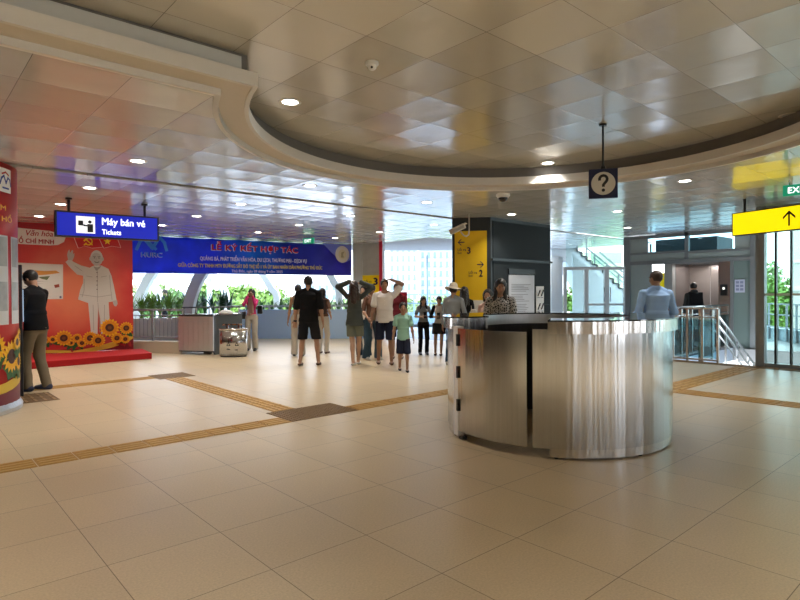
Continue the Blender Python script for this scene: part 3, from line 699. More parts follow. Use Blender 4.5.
# yellow ribbon and maroon foot
bb = MB(); 
ribt = [(19, 347), (45, 350), (75, 350.5), (95, 347), (112, 342), (125, 337.5), (133, 333.5)]
ribb = [(133, 338.5), (125, 343), (112, 347.5), (95, 351.5), (75, 353), (45, 353), (19, 352)]
x0 = L(19, 350)[0]
flatpoly(bb, [(-.0, L(19, 347)[1])] + [L(*p) for p in ribt] + [L(*p) for p in ribb] + [(0, L(19, 351)[1])], -.003, mat('gold print', srgb(214, 180, 60), .45))
bot = [p for p in ribb if L(*p)[1] > .01]
flatpoly(bb, [(L(95, 351.5)[0], .004), (GW, .004)] + [L(*p) for p in bot], -.0025, mat('maroon print', srgb(120, 12, 28), .45))
bb.build('ribbon_print', None, bd)
bb = MB(); 
for px, py, r in ((23.5, 342, 4), (33, 342, 4), (45.4, 339.9, 3.6), (52.7, 339.5, 3.6), (63.7, 338, 7.5), (77, 338, 4.4), (71, 343, 3.2), (81.8, 343, 4.3), (90, 338, 6.6), (97.9, 340.4, 6.6), (109.3, 327.6, 9), (125.9, 328, 6.4), (116.6, 338, 5.6), (125, 339, 4.5)):
    for q in range(3):
        lx, lz = L(px + random.uniform(-6, 6), py + random.uniform(2, 6)); a = random.uniform(0, 3)
        if lz > .08: flatdisc(bb, lx, max(lz, .06), .10, .035, -.0035 - .0002*q, random.choice([M_LEAFP, M_LEAFP, M_RED]), 8, a)
for i, (px, py, r) in enumerate(((23.5, 342, 4), (33, 342, 4), (45.4, 339.9, 3.6), (52.7, 339.5, 3.6), (71, 343, 3.2), (77, 338, 4.4), (63.7, 338, 7.5), (81.8, 343, 4.3), (90, 338, 6.6), (97.9, 340.4, 6.6), (125, 339, 4.5), (125.9, 328, 6.4), (116.6, 338, 5.6), (109.3, 327.6, 9))):
    lx, lz = L(px, py); sunflower(bb, lx, lz, r/568*12.9*1.05, -.006 - .003*i)
bb.build('sunflower_print', None, bd)
# title strip
bb = MB(); M_TP = mat('pale title print', (.80, .74, .72), .5); M_TR = mat('crimson lettering', srgb(178, 18, 40), .45)
flatpoly(bb, [L(*p) for p in ((2, 226), (50, 231), (57, 233), (66, 236), (64, 242), (58, 245), (50, 245.5), (2, 243))], -.003, M_TP)
bb.build('title_strip', None, bd)
def line_on(s, pl, p0, p1, h, m, bold=.02, sh=0):
    (x0, z0), (x1, z1) = pl.loc(*p0), pl.loc(*p1)
    return (s, x0, z0, x1-x0, h, m, bold, sh)
lx0, lz0 = L(14, 242); lx1, _ = L(54, 242); vx0, vz0 = L(26, 236.4); vx1, _ = L(53, 236)
write('title_lettering', [('HỒ CHÍ MINH', lx0, lz0-.015, lx1-lx0, .155, M_TR, .03), ('Văn hóa', vx0, vz0+.02, vx1-vx0, .125, M_TR, .012, .25)], bd, y=-.006)
# flags with the emblems
bb = MB(); M_FR = mat('flag red', srgb(200, 24, 26), .45); M_FY = mat('flag yellow', srgb(250, 215, 30), .45); M_FO = mat('flag outline', (.85, .55, .45), .5)
for pts in (((74.5, 238), (97, 234), (102.5, 247), (92, 248), (85, 246), (78.5, 248)), ((97, 234), (117, 238), (120.5, 247.5), (112, 246), (104, 248))):
    P_ = [L(*p) for p in pts]; cx = sum(p[0] for p in P_)/len(P_); cz = sum(p[1] for p in P_)/len(P_)
    flatpoly(bb, [(cx+(p[0]-cx)*1.06, cz+(p[1]-cz)*1.08) for p in P_], -.003, M_FO); flatpoly(bb, P_, -.004, M_FR)
sx, sz = L(107.3, 241.5)
flatpoly(bb, [(sx+(.085 if i % 2 == 0 else .034)*math.sin(PI*i/5), sz+(.085 if i % 2 == 0 else .034)*math.cos(PI*i/5)) for i in range(10)], -.005, M_FY)
hx, hz = L(88.3, 241.5)
def stroke(bb, pts, w, y, m):
    for a, c in zip(pts[:-1], pts[1:]):
        d = Vector((c[0]-a[0], c[1]-a[1])).normalized()*w/2; n = Vector((-d.y, d.x))
        flatpoly(bb, [(a[0]-d.x+n.x, a[1]-d.y+n.y), (a[0]-d.x-n.x, a[1]-d.y-n.y), (c[0]+d.x-n.x, c[1]+d.y-n.y), (c[0]+d.x+n.x, c[1]+d.y+n.y)], y, m)
stroke(bb, [(hx+.075*math.cos(t), hz+.075*math.sin(t)) for t in [-2.3+.35*i for i in range(11)]], .022, -.005, M_FY)
stroke(bb, [(hx-.075, hz-.075), (hx-.045, hz-.045)], .028, -.0055, M_FY)
stroke(bb, [(hx-.05, hz+.045), (hx+.075, hz-.07)], .020, -.006, M_FY); stroke(bb, [(hx-.075, hz+.02), (hx-.02, hz+.07)], .036, -.0062, M_FY)
bb.build('flag_print', None, bd)
# information map poster printed on it
bb = MB(); flatpoly(bb, [L(*p) for p in ((4, 262), (63, 264.5), (63, 299), (4, 300))], -.003, mat('off white print', (.72, .72, .66), .5))
flatpoly(bb, [L(*p) for p in ((22, 273), (30, 270), (45, 271), (56, 270.5), (60, 273), (48, 274.5), (36, 275.5), (26, 277))], -.004, mat('orange print', srgb(215, 150, 70), .5))
flatpoly(bb, [L(*p) for p in ((38, 277), (50, 276), (47, 280), (42, 279))], -.004, mat('green print', srgb(110, 120, 80), .5))
flatpoly(bb, [L(*p) for p in ((54, 285), (59, 284), (59.5, 287), (55, 288))], -.004, mat('brown print', srgb(150, 70, 50), .5))
flatpoly(bb, [L(*p) for p in ((59.5, 296), (61.5, 296), (61.5, 298.2), (59.5, 298.2))], -.004, mat('grey blue print', (.15, .18, .25), .5))
for i in range(6):
    flatpoly(bb, [L(*p) for p in ((24, 281+2.6*i), (24+random.uniform(12, 30), 281+2.6*i), (24+12, 281.7+2.6*i), (24, 281.7+2.6*i))], -.0045, mat('pale grey print', (.45, .46, .44), .5))
bb.build('map_poster', None, bd)
# the printed figure: a generic man in a white suit, arm raised
M_SUIT = mat('printed white suit', (.66, .65, .60), .5); M_SUITS = mat('printed suit line', (.36, .34, .31), .5); M_PSK = mat('printed skin', (.52, .47, .43), .5); M_PHR = mat('printed grey hair', (.62, .60, .57), .5)
bb = MB()
flatpoly(bb, [L(*p) for p in ((88, 302), (108.5, 302), (109.5, 318), (107, 332), (101, 334), (100, 318), (98, 306), (97.5, 334), (91, 334), (89.5, 318))], -.008, M_SUIT)          # trousers
flatpoly(bb, [L(*p) for p in ((101.5, 265.5), (108.5, 269), (111.5, 276), (114, 287), (116.5, 300), (112.5, 301.5), (109.5, 302), (98, 303), (88, 303), (78, 299.5), (80, 290), (83, 283), (83, 276), (88, 268.5), (94, 265.5))], -.009, M_SUIT)     # jacket
flatpoly(bb, [L(*p) for p in ((89, 267.5), (84, 276), (77, 274.5), (68.5, 266), (65.5, 262), (69.5, 258.5), (73, 261.5), (81, 265.5))], -.0095, M_SUIT)     # raised sleeve
flatpoly(bb, [L(*p) for p in ((68, 260), (67, 255), (68, 251), (69.5, 249.5), (70, 253), (72, 250), (73.2, 250.8), (72.8, 254), (74.4, 253.2), (74, 257), (72.5, 260.5))], -.010, M_PSK)   # hand
flatpoly(bb, [L(*p) for p in ((112.5, 301), (117, 300), (117.5, 304), (116, 306.5), (114.2, 306), (113, 303.5))], -.010, M_PSK)
hx, hz = L(96.6, 258)
flatdisc(bb, hx, hz, .125, .175, -.010, M_PHR); flatdisc(bb, hx-.005, hz-.03, .108, .145, -.0105, M_PSK)
flatdisc(bb, hx-.125, hz-.02, .02, .045, -.0102, M_PSK, 10); flatdisc(bb, hx+.122, hz-.02, .02, .045, -.0102, M_PSK, 10)
M_PDK = mat('printed dark line', (.10, .08, .07), .5)
for s in (-1, 1):
    flatdisc(bb, hx+s*.045, hz+.0, .018, .010, -.012, M_PDK, 8); stroke(bb, [(hx+s*.022, hz+.030), (hx+s*.07, hz+.032)], .010, -.012, M_PDK)
stroke(bb, [(hx-.005, hz-.0), (hx-.012, hz-.045), (hx+.008, hz-.05)], .008, -.012, M_SUITS)
stroke(bb, [(hx-.04, hz-.085), (hx-.015, hz-.10), (hx+.02, hz-.10), (hx+.045, hz-.085)], .014, -.012, M_PDK)
flatpoly(bb, [L(*p) for p in ((93.2, 266.2), (96, 271), (99, 269), (101.5, 265.8), (97, 267.5))], -.0105, M_SUITS)
for y in (269.5+4.2*i for i in range(5)): x_, z_ = L(96.9, y+3); flatdisc(bb, x_, z_, .012, .012, -.012, M_PDK, 8)
for pts in (((84, 279), (84, 290), (82, 297)), ((109.5, 275), (110.5, 288), (112, 300)), ((80, 294.5), (98, 297), (111, 295)), ((86.5, 276), (92, 277)), ((101, 277), (106.5, 276)), ((97.3, 269), (97.5, 302)), ((97.8, 303), (99, 316), (99.4, 332)), ((93, 305), (93.6, 330)), ((104.5, 305), (104, 330)), ((75, 266), (82, 271))):
    stroke(bb, [L(*p) for p in pts], .010, -.0118, M_SUITS)
bb.build('figure_print', None, bd)
# platform
pa, pb = at(22, 370, z=0), at(152, 358.7, z=0)
pdir = (pb-pa).normalized(); PA = pa - pdir*1.7; nrm = Vector((-pdir.y, pdir.x, 0))
b = MB(); back_r = Vector((GB.x, GB.y, 0)) + gdir*.18
b.poly([PA, pb, back_r, Vector((GA.x, GA.y, 0)) + Vector((0, 0, 0))], None, (0, 0, .128))
o = b.build('red_platform', mat('red carpet', srgb(172, 22, 26), .85, noise=.1, nscale=30, bump=.3, bscale=200), None, .01)
tag(o, 'low red carpeted platform at the foot of the red backdrop', 'platform')

# ------------------------------------------------------------------ printed round column at the left edge
def camxy(x, d): return RT*x + FW*d
DC = camxy(-5.60, 6.55); DR = 1.0
dc = empty('display_drum', (DC.x, DC.y, 0), 0, 'round column wrapped in red print with photographs and sunflowers at the left edge', 'display column')
def cyl(bb, r, z0, z1, a0, a1, m, n=24):
    k = bb.mi(m); V = [(bb.bm.verts.new((r*math.cos(a0+(a1-a0)*i/n), r*math.sin(a0+(a1-a0)*i/n), z0 if not callable(z0) else z0(a0+(a1-a0)*i/n))), bb.bm.verts.new((r*math.cos(a0+(a1-a0)*i/n), r*math.sin(a0+(a1-a0)*i/n), z1 if not callable(z1) else z1(a0+(a1-a0)*i/n)))) for i in range(n+1)]
    for i in range(n):
        f = bb.bm.faces.new([V[i][0], V[i+1][0], V[i+1][1], V[i][1]]); f.material_index = k; f.smooth = True
b = MB(); b.disc((0, 0, .10), DR, DR, LO_Z-.105, None, 96); b.build('wrap', mat('red drum print', srgb(196, 30, 44), .35, noise=.08, nscale=1.5), dc)
# silhouette angle seen from the camera
toc = math.atan2(-DC.y, -DC.x); DD = math.hypot(DC.x, DC.y); sil = toc + math.acos(DR/DD)      # right-hand edge
if (Vector((math.cos(sil), math.sin(sil), 0)).dot(RT)) < 0: sil = toc - math.acos(DR/DD)
sg = 1 if sil > toc else -1
def an(px):   # angle on the drum where the picture column px meets it
    v = at(px, 300, D=1.0); v.z = 0; v.normalize(); c = Vector((DC.x, DC.y, 0)); q = v.dot(c); disc = q*q - c.dot(c) + DR*DR
    if disc < 0: return sil
    p = v*(q - math.sqrt(disc)) - c; return math.atan2(p.y, p.x)
def zz(px, py):
    v = at(px, py, D=1.0); v.z -= CAM_H; h_ = math.hypot(v.x, v.y); c = Vector((DC.x, DC.y, 0)); u = Vector((v.x/h_, v.y/h_, 0)); q = u.dot(c); t = q - math.sqrt(max(q*q - c.dot(c) + DR*DR, 0)); return CAM_H + v.z/h_*t
b = MB(); cyl(b, DR+.004, .10, lambda a: .30+.06*math.sin(3*a+1), sil-2.6*sg, sil+.5*sg, mat('maroon drum print', srgb(110, 14, 40), .4)); 
cyl(b, DR+.006, lambda a: .30+.06*math.sin(3*a+1), lambda a: .44+.09*math.sin(3*a+1), sil-2.6*sg, sil+.5*sg, MATS['gold print']); b.build('ribbon_print', None, dc)
b = MB()
def drumdisc(bb, a, z, r, dr, m, n=16, petals=0):
    pts = []
    for i in range(n):
        rr = r*(1 if not petals else (1 if i % 2 == 0 else .72)); t = 2*PI*i/n
        aa = a - sg*0 + rr*math.cos(t)/DR; pts.append(((DR+dr)*math.cos(aa), (DR+dr)*math.sin(aa), z + rr*math.sin(t)))
    c = bb.bm.verts.new(((DR+dr)*math.cos(a), (DR+dr)*math.sin(a), z)); V = [bb.bm.verts.new(p) for p in pts]; k = bb.mi(m)
    for i in range(n): f = bb.bm.faces.new([c, V[i], V[(i+1) % n]]); f.material_index = k
for i, (da, z, r) in enumerate(((.14, .86, .13), (.42, .66, .20), (.22, .58, .12), (.7, .78, .17), (1.0, .62, .2), (1.3, .8, .18), (1.6, .64, .19), (.3, .82, .10))):
    drumdisc(b, sil-da*sg, z-.12, r*.9, .010+.002*i, M_LEAFP, 12, 1)
    drumdisc(b, sil-da*sg, z, r, .012+.002*i, M_SUNP, 32, 1); drumdisc(b, sil-da*sg, z, r*.45, .0135+.002*i, M_SUNC, 14)
b.build('sunflower_print', None, dc)
b = MB(); M_PH = mat('grey photograph print', (.34, .36, .38), .4, noise=.45, nscale=7); M_PHB = mat('pale caption print', (.58, .60, .63), .5)
for k_, da in enumerate((.12, .46, .80, 1.14, 1.5)):
    for z0, z1 in ((1.70, 2.08), (1.18, 1.56)):
        a0_, a1_ = sil-sg*da, sil-sg*(da+.27)
        cyl(b, DR+.005, z0-.14, z1, a0_, a1_, M_PHB, 6); cyl(b, DR+.007, z0+.02, z1-.02, a0_-sg*.02, a1_+sg*.02, M_PH, 6)
b.build('photograph_print', None, dc)
# logo badge: white rounded square with a blue M-like emblem and red arc
b = MB(); la = an(6.5); lz = zz(6.5, 181)
cyl(b, DR+.005, lz-.14, lz+.14, la-.15, la+.12, M_PRINTW, 6)
def dstroke(bb, pts, w, dr, m):
    k = bb.mi(m)
    for (x0, z0), (x1, z1) in zip(pts[:-1], pts[1:]):
        d = Vector((x1-x0, z1-z0)).normalized()*w/2; n = Vector((-d.y, d.x)); V = []
        for x, z in ((x0-d.x+n.x, z0-d.y+n.y), (x0-d.x-n.x, z0-d.y-n.y), (x1+d.x-n.x, z1+d.y-n.y), (x1+d.x+n.x, z1+d.y+n.y)):
            a = la + sgx*x/DR; V.append(bb.bm.verts.new(((DR+dr)*math.cos(a), (DR+dr)*math.sin(a), lz+z)))
        f = bb.bm.faces.new(V); f.material_index = k
sgx = 1 if pix((DC.x + math.cos(la+.05), DC.y + math.sin(la+.05), 1.5))[0] > pix((DC.x + math.cos(la), DC.y + math.sin(la), 1.5))[0] else -1
dstroke(b, [(-.10, -.05), (-.07, .02), (-.03, .05), (.01, -.03), (.05, .04), (.09, .02), (.11, -.05)], .022, .008, mat('emblem blue', srgb(30, 60, 150), .4))
dstroke(b, [(-.06, .07), (0, .095), (.06, .07)], .02, .009, M_RED)
dstroke(b, [(-.05, -.09), (.06, -.09)], .02, .008, MATS['emblem blue'])
b.build('badge_print', None, dc)
def drum_text(s, a_start, z, h, m, width):
    co, tris = glyphs(s, width, h, .02); bb = MB(); k = bb.mi(m)
    vs = [bb.bm.verts.new(((DR+.006)*math.cos(a_start+sgx*c[0]/DR), (DR+.006)*math.sin(a_start+sgx*c[0]/DR), z+c[1])) for c in co]
    for t in tris:
        try: bb.bm.faces.new([vs[i] for i in t])
        except ValueError: pass
    return bb.build('lettering', None, dc)
drum_text('VIỆT NAM', an(0) - sgx*.55, zz(4, 212), .10, mat('gold lettering', srgb(240, 180, 50), .4), .55+.12)
drum_text('VỚI BÁC HỒ', an(0) - sgx*.6, zz(6, 222), .10, MATS['gold lettering'], .6+.25)
b = MB(); V = MB()
b.sweep([(DR+.03+.0, .004), (DR+.035, .05), (DR+.002, .11), (DR-.02, .11), (DR-.02, .004)], 0, 2*PI, 90, closed=True)
b.build('foil_skirt', mat('crumpled silver foil', (.60, .62, .64), .3, .9, bump=1.0, bscale=25), dc)
b = MB(); b.sweep([(DR-.25, LO_Z-.004), (DR-.02, LO_Z-.004), (DR-.02, LO_Z-.03), (DR-.25, LO_Z-.03)], 0, 2*PI, 40, closed=True); b.build('top_rim', M_CREAM, dc)

# ticket machine half hidden behind the printed column
tm0 = at(22.5, 300, D=7.75); tm0.z = 0
tm = empty('ticket_machine', tm0, math.atan2(tm0.y, tm0.x) - PI/2, 'dark ticket machine just showing behind the printed round column', 'ticket machine')
b = MB(); b.box(-.75, 0, .0, 0, .62, 1.80); b.build('cabinet', mat('black machine casing', (.012, .013, .02), .35), tm, .01)
b = MB(); b.box(-.66, -.012, 1.05, -.14, -.001, 1.50); b.build('screen', mat('screen blue', srgb(30, 70, 150), .2, emit=.6), tm)
b = MB(); b.box(-.66, -.05, .80, -.14, -.001, .86); b.build('tray', M_RAIL, tm)
b = MB(); b.box(.001, .06, 1.02, .012, .56, 1.46); b.build('side_screen', mat('screen glow', (.30, .42, .60), .2, emit=.5), tm)

# ------------------------------------------------------------------ blue banner
BA, BB = at(128, 300, D=14.45), at(352, 300, D=17.9)
BP = Plane(BA, BB, 1.95); BN, BW = panel('banner', (BA.x, BA.y, 1.95), (BB.x, BB.y, 1.95), 'long blue ceremony banner with red and yellow lettering under the ceiling', 'banner')
def banner_mat():
    m = bpy.data.materials.new('blue banner print'); m.use_nodes = True; n = m.node_tree.nodes; l = m.node_tree.links; b = n['Principled BSDF']
    t = n.new('ShaderNodeTexCoord'); s = n.new('ShaderNodeSeparateXYZ'); l.new(t.outputs['Object'], s.inputs[0])
    mr = n.new('ShaderNodeMapRange'); mr.inputs['From Max'].default_value = 7.6; l.new(s.outputs['X'], mr.inputs['Value'])
    r = n.new('ShaderNodeValToRGB'); e = r.color_ramp.elements; e[0].position = 0; e[0].color = (*srgb(40, 90, 235), 1); e[1].position = 1; e[1].color = (*srgb(104, 84, 180), 1)
    for p_, c_ in ((.28, srgb(48, 78, 225)), (.42, srgb(24, 125, 205)), (.58, srgb(40, 62, 165)), (.8, srgb(74, 64, 165))):
        q = e.new(p_); q.color = (*c_, 1)
    nn = n.new('ShaderNodeTexNoise'); nn.inputs['Scale'].default_value = 2.2; nn.inputs['Detail'].default_value = 4; l.new(t.outputs['Object'], nn.inputs['Vector'])
    m2 = n.new('ShaderNodeMapRange'); m2.inputs['To Min'].default_value = .6; m2.inputs['To Max'].default_value = 1.4; l.new(nn.outputs['Fac'], m2.inputs['Value'])
    hs = n.new('ShaderNodeHueSaturation'); l.new(mr.outputs[0], r.inputs[0]); l.new(r.outputs[0], hs.inputs['Color']); l.new(m2.outputs[0], hs.inputs['Value']); l.new(hs.outputs[0], b.inputs['Base Color'])
    b.inputs['Roughness'].default_value = .35
    tr = n.new('ShaderNodeBsdfTranslucent'); l.new(hs.outputs[0], tr.inputs[0]); mx = n.new('ShaderNodeMixShader'); mx.inputs[0].default_value = .5
    l.new(b.outputs[0], mx.inputs[1]); l.new(tr.outputs[0], mx.inputs[2]); l.new(mx.outputs[0], n['Material Output'].inputs[0])
    return m
b = MB(); nx, nz_ = 90, 10; BH = .97
def wob(x, z): return .02*math.sin(x*3.1+z*2) + .012*math.sin(x*9-z*6)
for fy in (0,):
    V = [[b.bm.verts.new((BW*i/nx, wob(BW*i/nx, BH*j/nz_), BH*j/nz_ - (.02*math.sin(PI*((i/nx*9) % 1)) if j == nz_ else 0))) for j in range(nz_+1)] for i in range(nx+1)]
    for i in range(nx):
        for j in range(nz_):
            f = b.bm.faces.new([V[i][j], V[i+1][j], V[i+1][j+1], V[i][j+1]]); f.smooth = True
o = b.build('fabric', banner_mat(), BN); sm = o.modifiers.new('s', 'SOLIDIFY'); sm.thickness = .004
M_BR = mat('banner red lettering', srgb(225, 40, 50), .5); M_BW = mat('banner white lettering', (.95, .96, 1.0), .5); M_BY = mat('banner yellow lettering', srgb(255, 236, 120), .5); M_LB = mat('banner light blue', srgb(70, 165, 240), .45)
def bl(s, p0, p1, hpx, m, bold, dx=0, dz=0):
    (x0, z0), (x1, z1) = BP.loc(*p0), BP.loc(*p1); _, zt = BP.loc(p0[0], p0[1]-hpx)
    return (s, x0+dx, (z0+z1)/2+dz, x1-x0, zt-z0, m, bold)
def bshapes(bb):
    P = lambda x, y: BP.loc(x, y)
    for pts in (((136.5, 249), (140, 241), (144, 239.5), (152, 248.5)), ((152, 248.5), (157.5, 240), (160, 238.3), (164, 243), (166, 250)), ((146, 240), (155, 249))):
        stroke(bb, [P(*p) for p in pts], .075, -.06, M_LB)
def bcrest(bb):
    P = lambda x, y: BP.loc(x, y)
    x, z = P(341.5, 254.5)
    flatdisc(bb, x, z, .24, .26, -.058, mat('pale crest print', (.72, .66, .60), .5), 28); flatdisc(bb, x, z, .13, .15, -.062, mat('crest centre print', (.70, .60, .40), .5), 20)
    flatpoly(bb, [(x-.05, z-.1), (x+.05, z-.1), (x+.02, z), (x+.07, z+.09), (x-.04, z+.06)], -.064, mat('crest figure print', (.42, .34, .20), .5))
    flatpoly(bb, [P(*p) for p in ((322, 243.5), (350.5, 245), (350.5, 259.5), (346, 262), (338, 259), (331, 253))], -.050, mat('violet print', srgb(120, 130, 225), .5))
bls = [bl('LỄ KÝ KẾT HỢP TÁC', (211.0, 251.2), (298, 255.6), 11.6, M_BW, .05, -.014, -.012), bl('LỄ KÝ KẾT HỢP TÁC', (211.5, 251), (297.5, 255.4), 10.8, M_BR, .03),
       bl('QUẢNG BÁ, PHÁT TRIỂN VĂN HÓA, DU LỊCH, THƯƠNG MẠI - DỊCH VỤ', (199.5, 262.2), (306, 263.6), 7.4, M_BW, .05),
       bl('GIỮA CÔNG TY TNHH MTV ĐƯỜNG SẮT ĐÔ THỊ SỐ 1 VÀ ỦY BAN NHÂN DÂN PHƯỜNG THỦ ĐỨC', (177.5, 268.9), (321.5, 269.9), 7.0, M_BY, .05),
       bl('Thủ Đức, ngày 09 tháng 9 năm 2025', (231, 273.2), (282, 274), 3.8, M_BW, .03), bl('HURC', (141, 257), (162.5, 257.5), 5.2, M_BW, .05, -.01, -.01), bl('HURC', (141, 257), (162.5, 257.5), 5.2, M_LB, .03)]
# the bold outline goes just behind the coloured letters
write('lettering_outline', [bls[0], bls[5]], BN, y=-.045); write('lettering', bls[1:5] + bls[6:], BN, y=-.055)
bb = MB(); bshapes(bb); bb.build('emblem_print', None, BN); bb = MB(); bcrest(bb); bb.build('crest_print', None, BN)
b = MB(); b.tube([(0, .0, BH+.005), (BW, .0, BH+.005)], .006, n=6); b.build('cord', M_BLACK, BN)

# ------------------------------------------------------------------ concrete column, yellow sign, red post
cA, cB = at(363, 300, D=17.45), at(380.5, 300, D=17.3); cA.z = cB.z = 0
e, w = panel('concrete_column', cA, cB); struct(e)
b = MB(); b.box(0, 0, 0, w, .5, LO_Z-.002); b.build('shaft', M_CONC, e)
cA2, cB2 = at(353, 300, D=17.75), at(362.8, 300, D=17.7); cA2.z = cB2.z = 0
e, w2_ = panel('wall_pier', cA2, cB2); struct(e)
b = MB(); b.box(0, 0, 0, w2_, .4, LO_Z-.002); b.build('shaft', mat('pale pier paint', (.62, .64, .64), .6), e)
sA, sB = at(362.6, 304, D=17.2), at(380.2, 304, D=17.05); zs = at(370, 305, D=17.2).z
e, w = panel('exit_number_sign', (sA.x, sA.y, zs), (sB.x, sB.y, zs), 'small yellow sign with a big 3 on the grey concrete column', 'sign')
b = MB(); b.box(0, 0, 0, w, .03, .90); b.build('face', M_YEL, e)
write('lettering', [('3', .62*w, .60, .26*w, .22, M_NAVY, .05), ('Lối ra', .10*w, .68, .42*w, .09, M_NAVY, .01), ('Exit', .10*w, .56, .2*w, .06, M_NAVY, .01)], e, y=-.003)
rp0 = at(381, 300, D=16.9)
M_RP = mat('red painted steel', srgb(205, 28, 58), .4)
e = empty('red_display_stand', (rp0.x, rp0.y, 0), math.atan2(-RT.y*-1, RT.x), 'tall narrow red post and low red board beside the concrete column', 'stand')
e.rotation_euler.z = math.atan2(RT.y, RT.x)
b = MB(); b.box(-.05, -.03, 0, .05, .03, LO_Z-.004); b.build('post', M_RP, e)
b = MB(); b.box(.051, -.025, .35, .78, .025, 1.42); b.build('board', M_RP, e)
b = MB(); b.box(.40, -.035, .9, .66, -.026, 1.25); b.build('display', M_BLACK, e)

# ------------------------------------------------------------------ left railing on its kerb
kA, kB = at(118, 352.5, z=0), at(182, 353.8, z=0)
e, w = panel('kerb_railing', kA, kB, 'grey steel railing on a beige kerb right of the red backdrop', 'railing')
b = MB(); b.box(0, 0, 0, w, .25, .28); b.build('kerb', mat('beige kerb stone', (.52, .44, .33), .6, noise=.06), e)
b = MB(); b.box(0, .09, 1.0, w, .15, 1.045); b.box(0, .105, .36, w, .135, .39); b.box(0, .105, .88, w, .135, .905); b.build('rails', mat('grey painted rail', (.30, .32, .34), .4, .3), e)
for i in range(3):
    b = MB(); b.box(.02+i*(w-.06)/2, .10, .281, .06+i*(w-.06)/2, .14, .999); b.build('post', MATS['grey painted rail'], e)
bal = None
for i in range(15):
    x = .08 + i*(w-.1)/15
    if bal is None:
        b = MB(); b.tube([(0, .12, .391), (0, .12, .879)], .008, n=6); bal = b.build('baluster', MATS['grey painted rail'], e); bal.location.x = x
    else:
        o = bal.copy(); C.objects.link(o); o.parent = e; o.location.x = x

# ------------------------------------------------------------------ steel cabinet, bin
kA, kB = at(178.5, 354.2, z=0), at(213.5, 355.2, z=0)
e, w = panel('steel_cabinet', kA, kB, 'long low stainless steel cabinet with ribbed front and dark grey side', 'cabinet')
b = MB()
for i in range(7): b.box(i*w/7+.003, 0, .09, (i+1)*w/7-.003, .03, .88)
b.build('front_panel', mat('satin steel strips', (.66, .68, .70), .42, .85), e)
b = MB(); b.box(0, .031, .06, w, .45, .90); b.build('body', M_CHAR, e)
b = MB(); b.box(-.01, -.01, .901, w+.01, .46, .93); b.build('top', M_STEEL2, e)
for x in (.03, w-.07):
    b = MB(); b.box(x, .04, 0, x+.04, .40, .06); b.build('leg', M_RAIL, e)
q = e.matrix_basis.copy()
gA, gB = at(214.2, 355.0, z=0), at(242.5, 352.0, z=0)
e2, w3 = panel('grey_counter', gA + FW*.02, gB, 'plain dark grey counter standing behind the steel bin', 'counter')
b = MB(); b.box(.02, 0, .0, w3, .45, .90); b.build('body', mat('dark grey panel', (.10, .115, .125), .35), e2)
b = MB(); b.box(0, -.02, .901, w3+.02, .47, .93); b.build('top', M_STEEL2, e2)
hr, w4 = panel('guard_rail', Vector((*(kA + FW*.2)[:2], .931)), Vector((*(gB + FW*.2)[:2], .931)), 'dark steel guard bar on short posts along the top of the cabinet', 'rail')
b = MB(); b.box(0, 0, .13, w4*.93, .06, .165); b.build('bar', mat('dark steel bar', (.12, .125, .13), .3, .8), hr)
for t_ in (.03, .22, .42, .58, .90):
    b = MB(); b.box(t_*w4, .01, 0, t_*w4+.035, .05, .129); b.build('post', M_RAIL, hr)
e = empty('white_lid', (*(at(226, 312, D=13.35)[:2]), .931), 0, 'small white rounded lid lying on the grey counter', 'lid')
b = MB(); b.disc((0, 0, 0), .16, .16, .03, None, 24); b.ball((0, 0, .03), (.15, .15, .06)); b.build('shell', M_WHITE, e)
bp0 = at(233.5, 356.5, z=0)
e = empty('litter_bin', bp0, math.atan2(RT.y, RT.x), 'shiny stainless steel litter bin with rounded sides', 'bin')
def ell(bb, rx, ry, z0, z1, m, n=40):
    bb.disc((0, 0, z0), 1, 1, z1-z0, m, n, rx, ry)
b = MB(); ell(b, .31, .17, .03, .60, None); b.build('body', M_STEEL, e)
b = MB(); ell(b, .29, .15, 0, .029, None); b.build('base', M_BLACK, e)
b = MB(); ell(b, .32, .18, .601, .63, None); b.build('rim', M_STEEL2, e)
b = MB(); b.bar((-.13, 0, .631), (-.13, 0, .70), .05, .05); b.bar((.13, 0, .631), (.13, 0, .70), .05, .05); b.bar((-.22, 0, .715), (.22, 0, .715), .20, .03); b.build('ash_tray', M_STEEL2, e)
b = MB()
for s in (-1, 1):
    cx = s*.09 + .03; yb = -.17*math.sqrt(max(0, 1-(cx/.31)**2)) - .004
    for i in range(3):
        a = PI/2 + i*2*PI/3; a2 = a + 2*PI/3
        b.bar((cx+.045*math.cos(a), yb, .28+.045*math.sin(a)), (cx+.045*math.cos(a2), yb, .28+.045*math.sin(a2)), .006, .012)
b.bar((-.10, -.170, .18), (.14, -.158, .155), .006, .012); b.bar((.02, -.174, .48), (.09, -.168, .48), .006, .012)
b.build('recycling_print', M_CHAR, e)

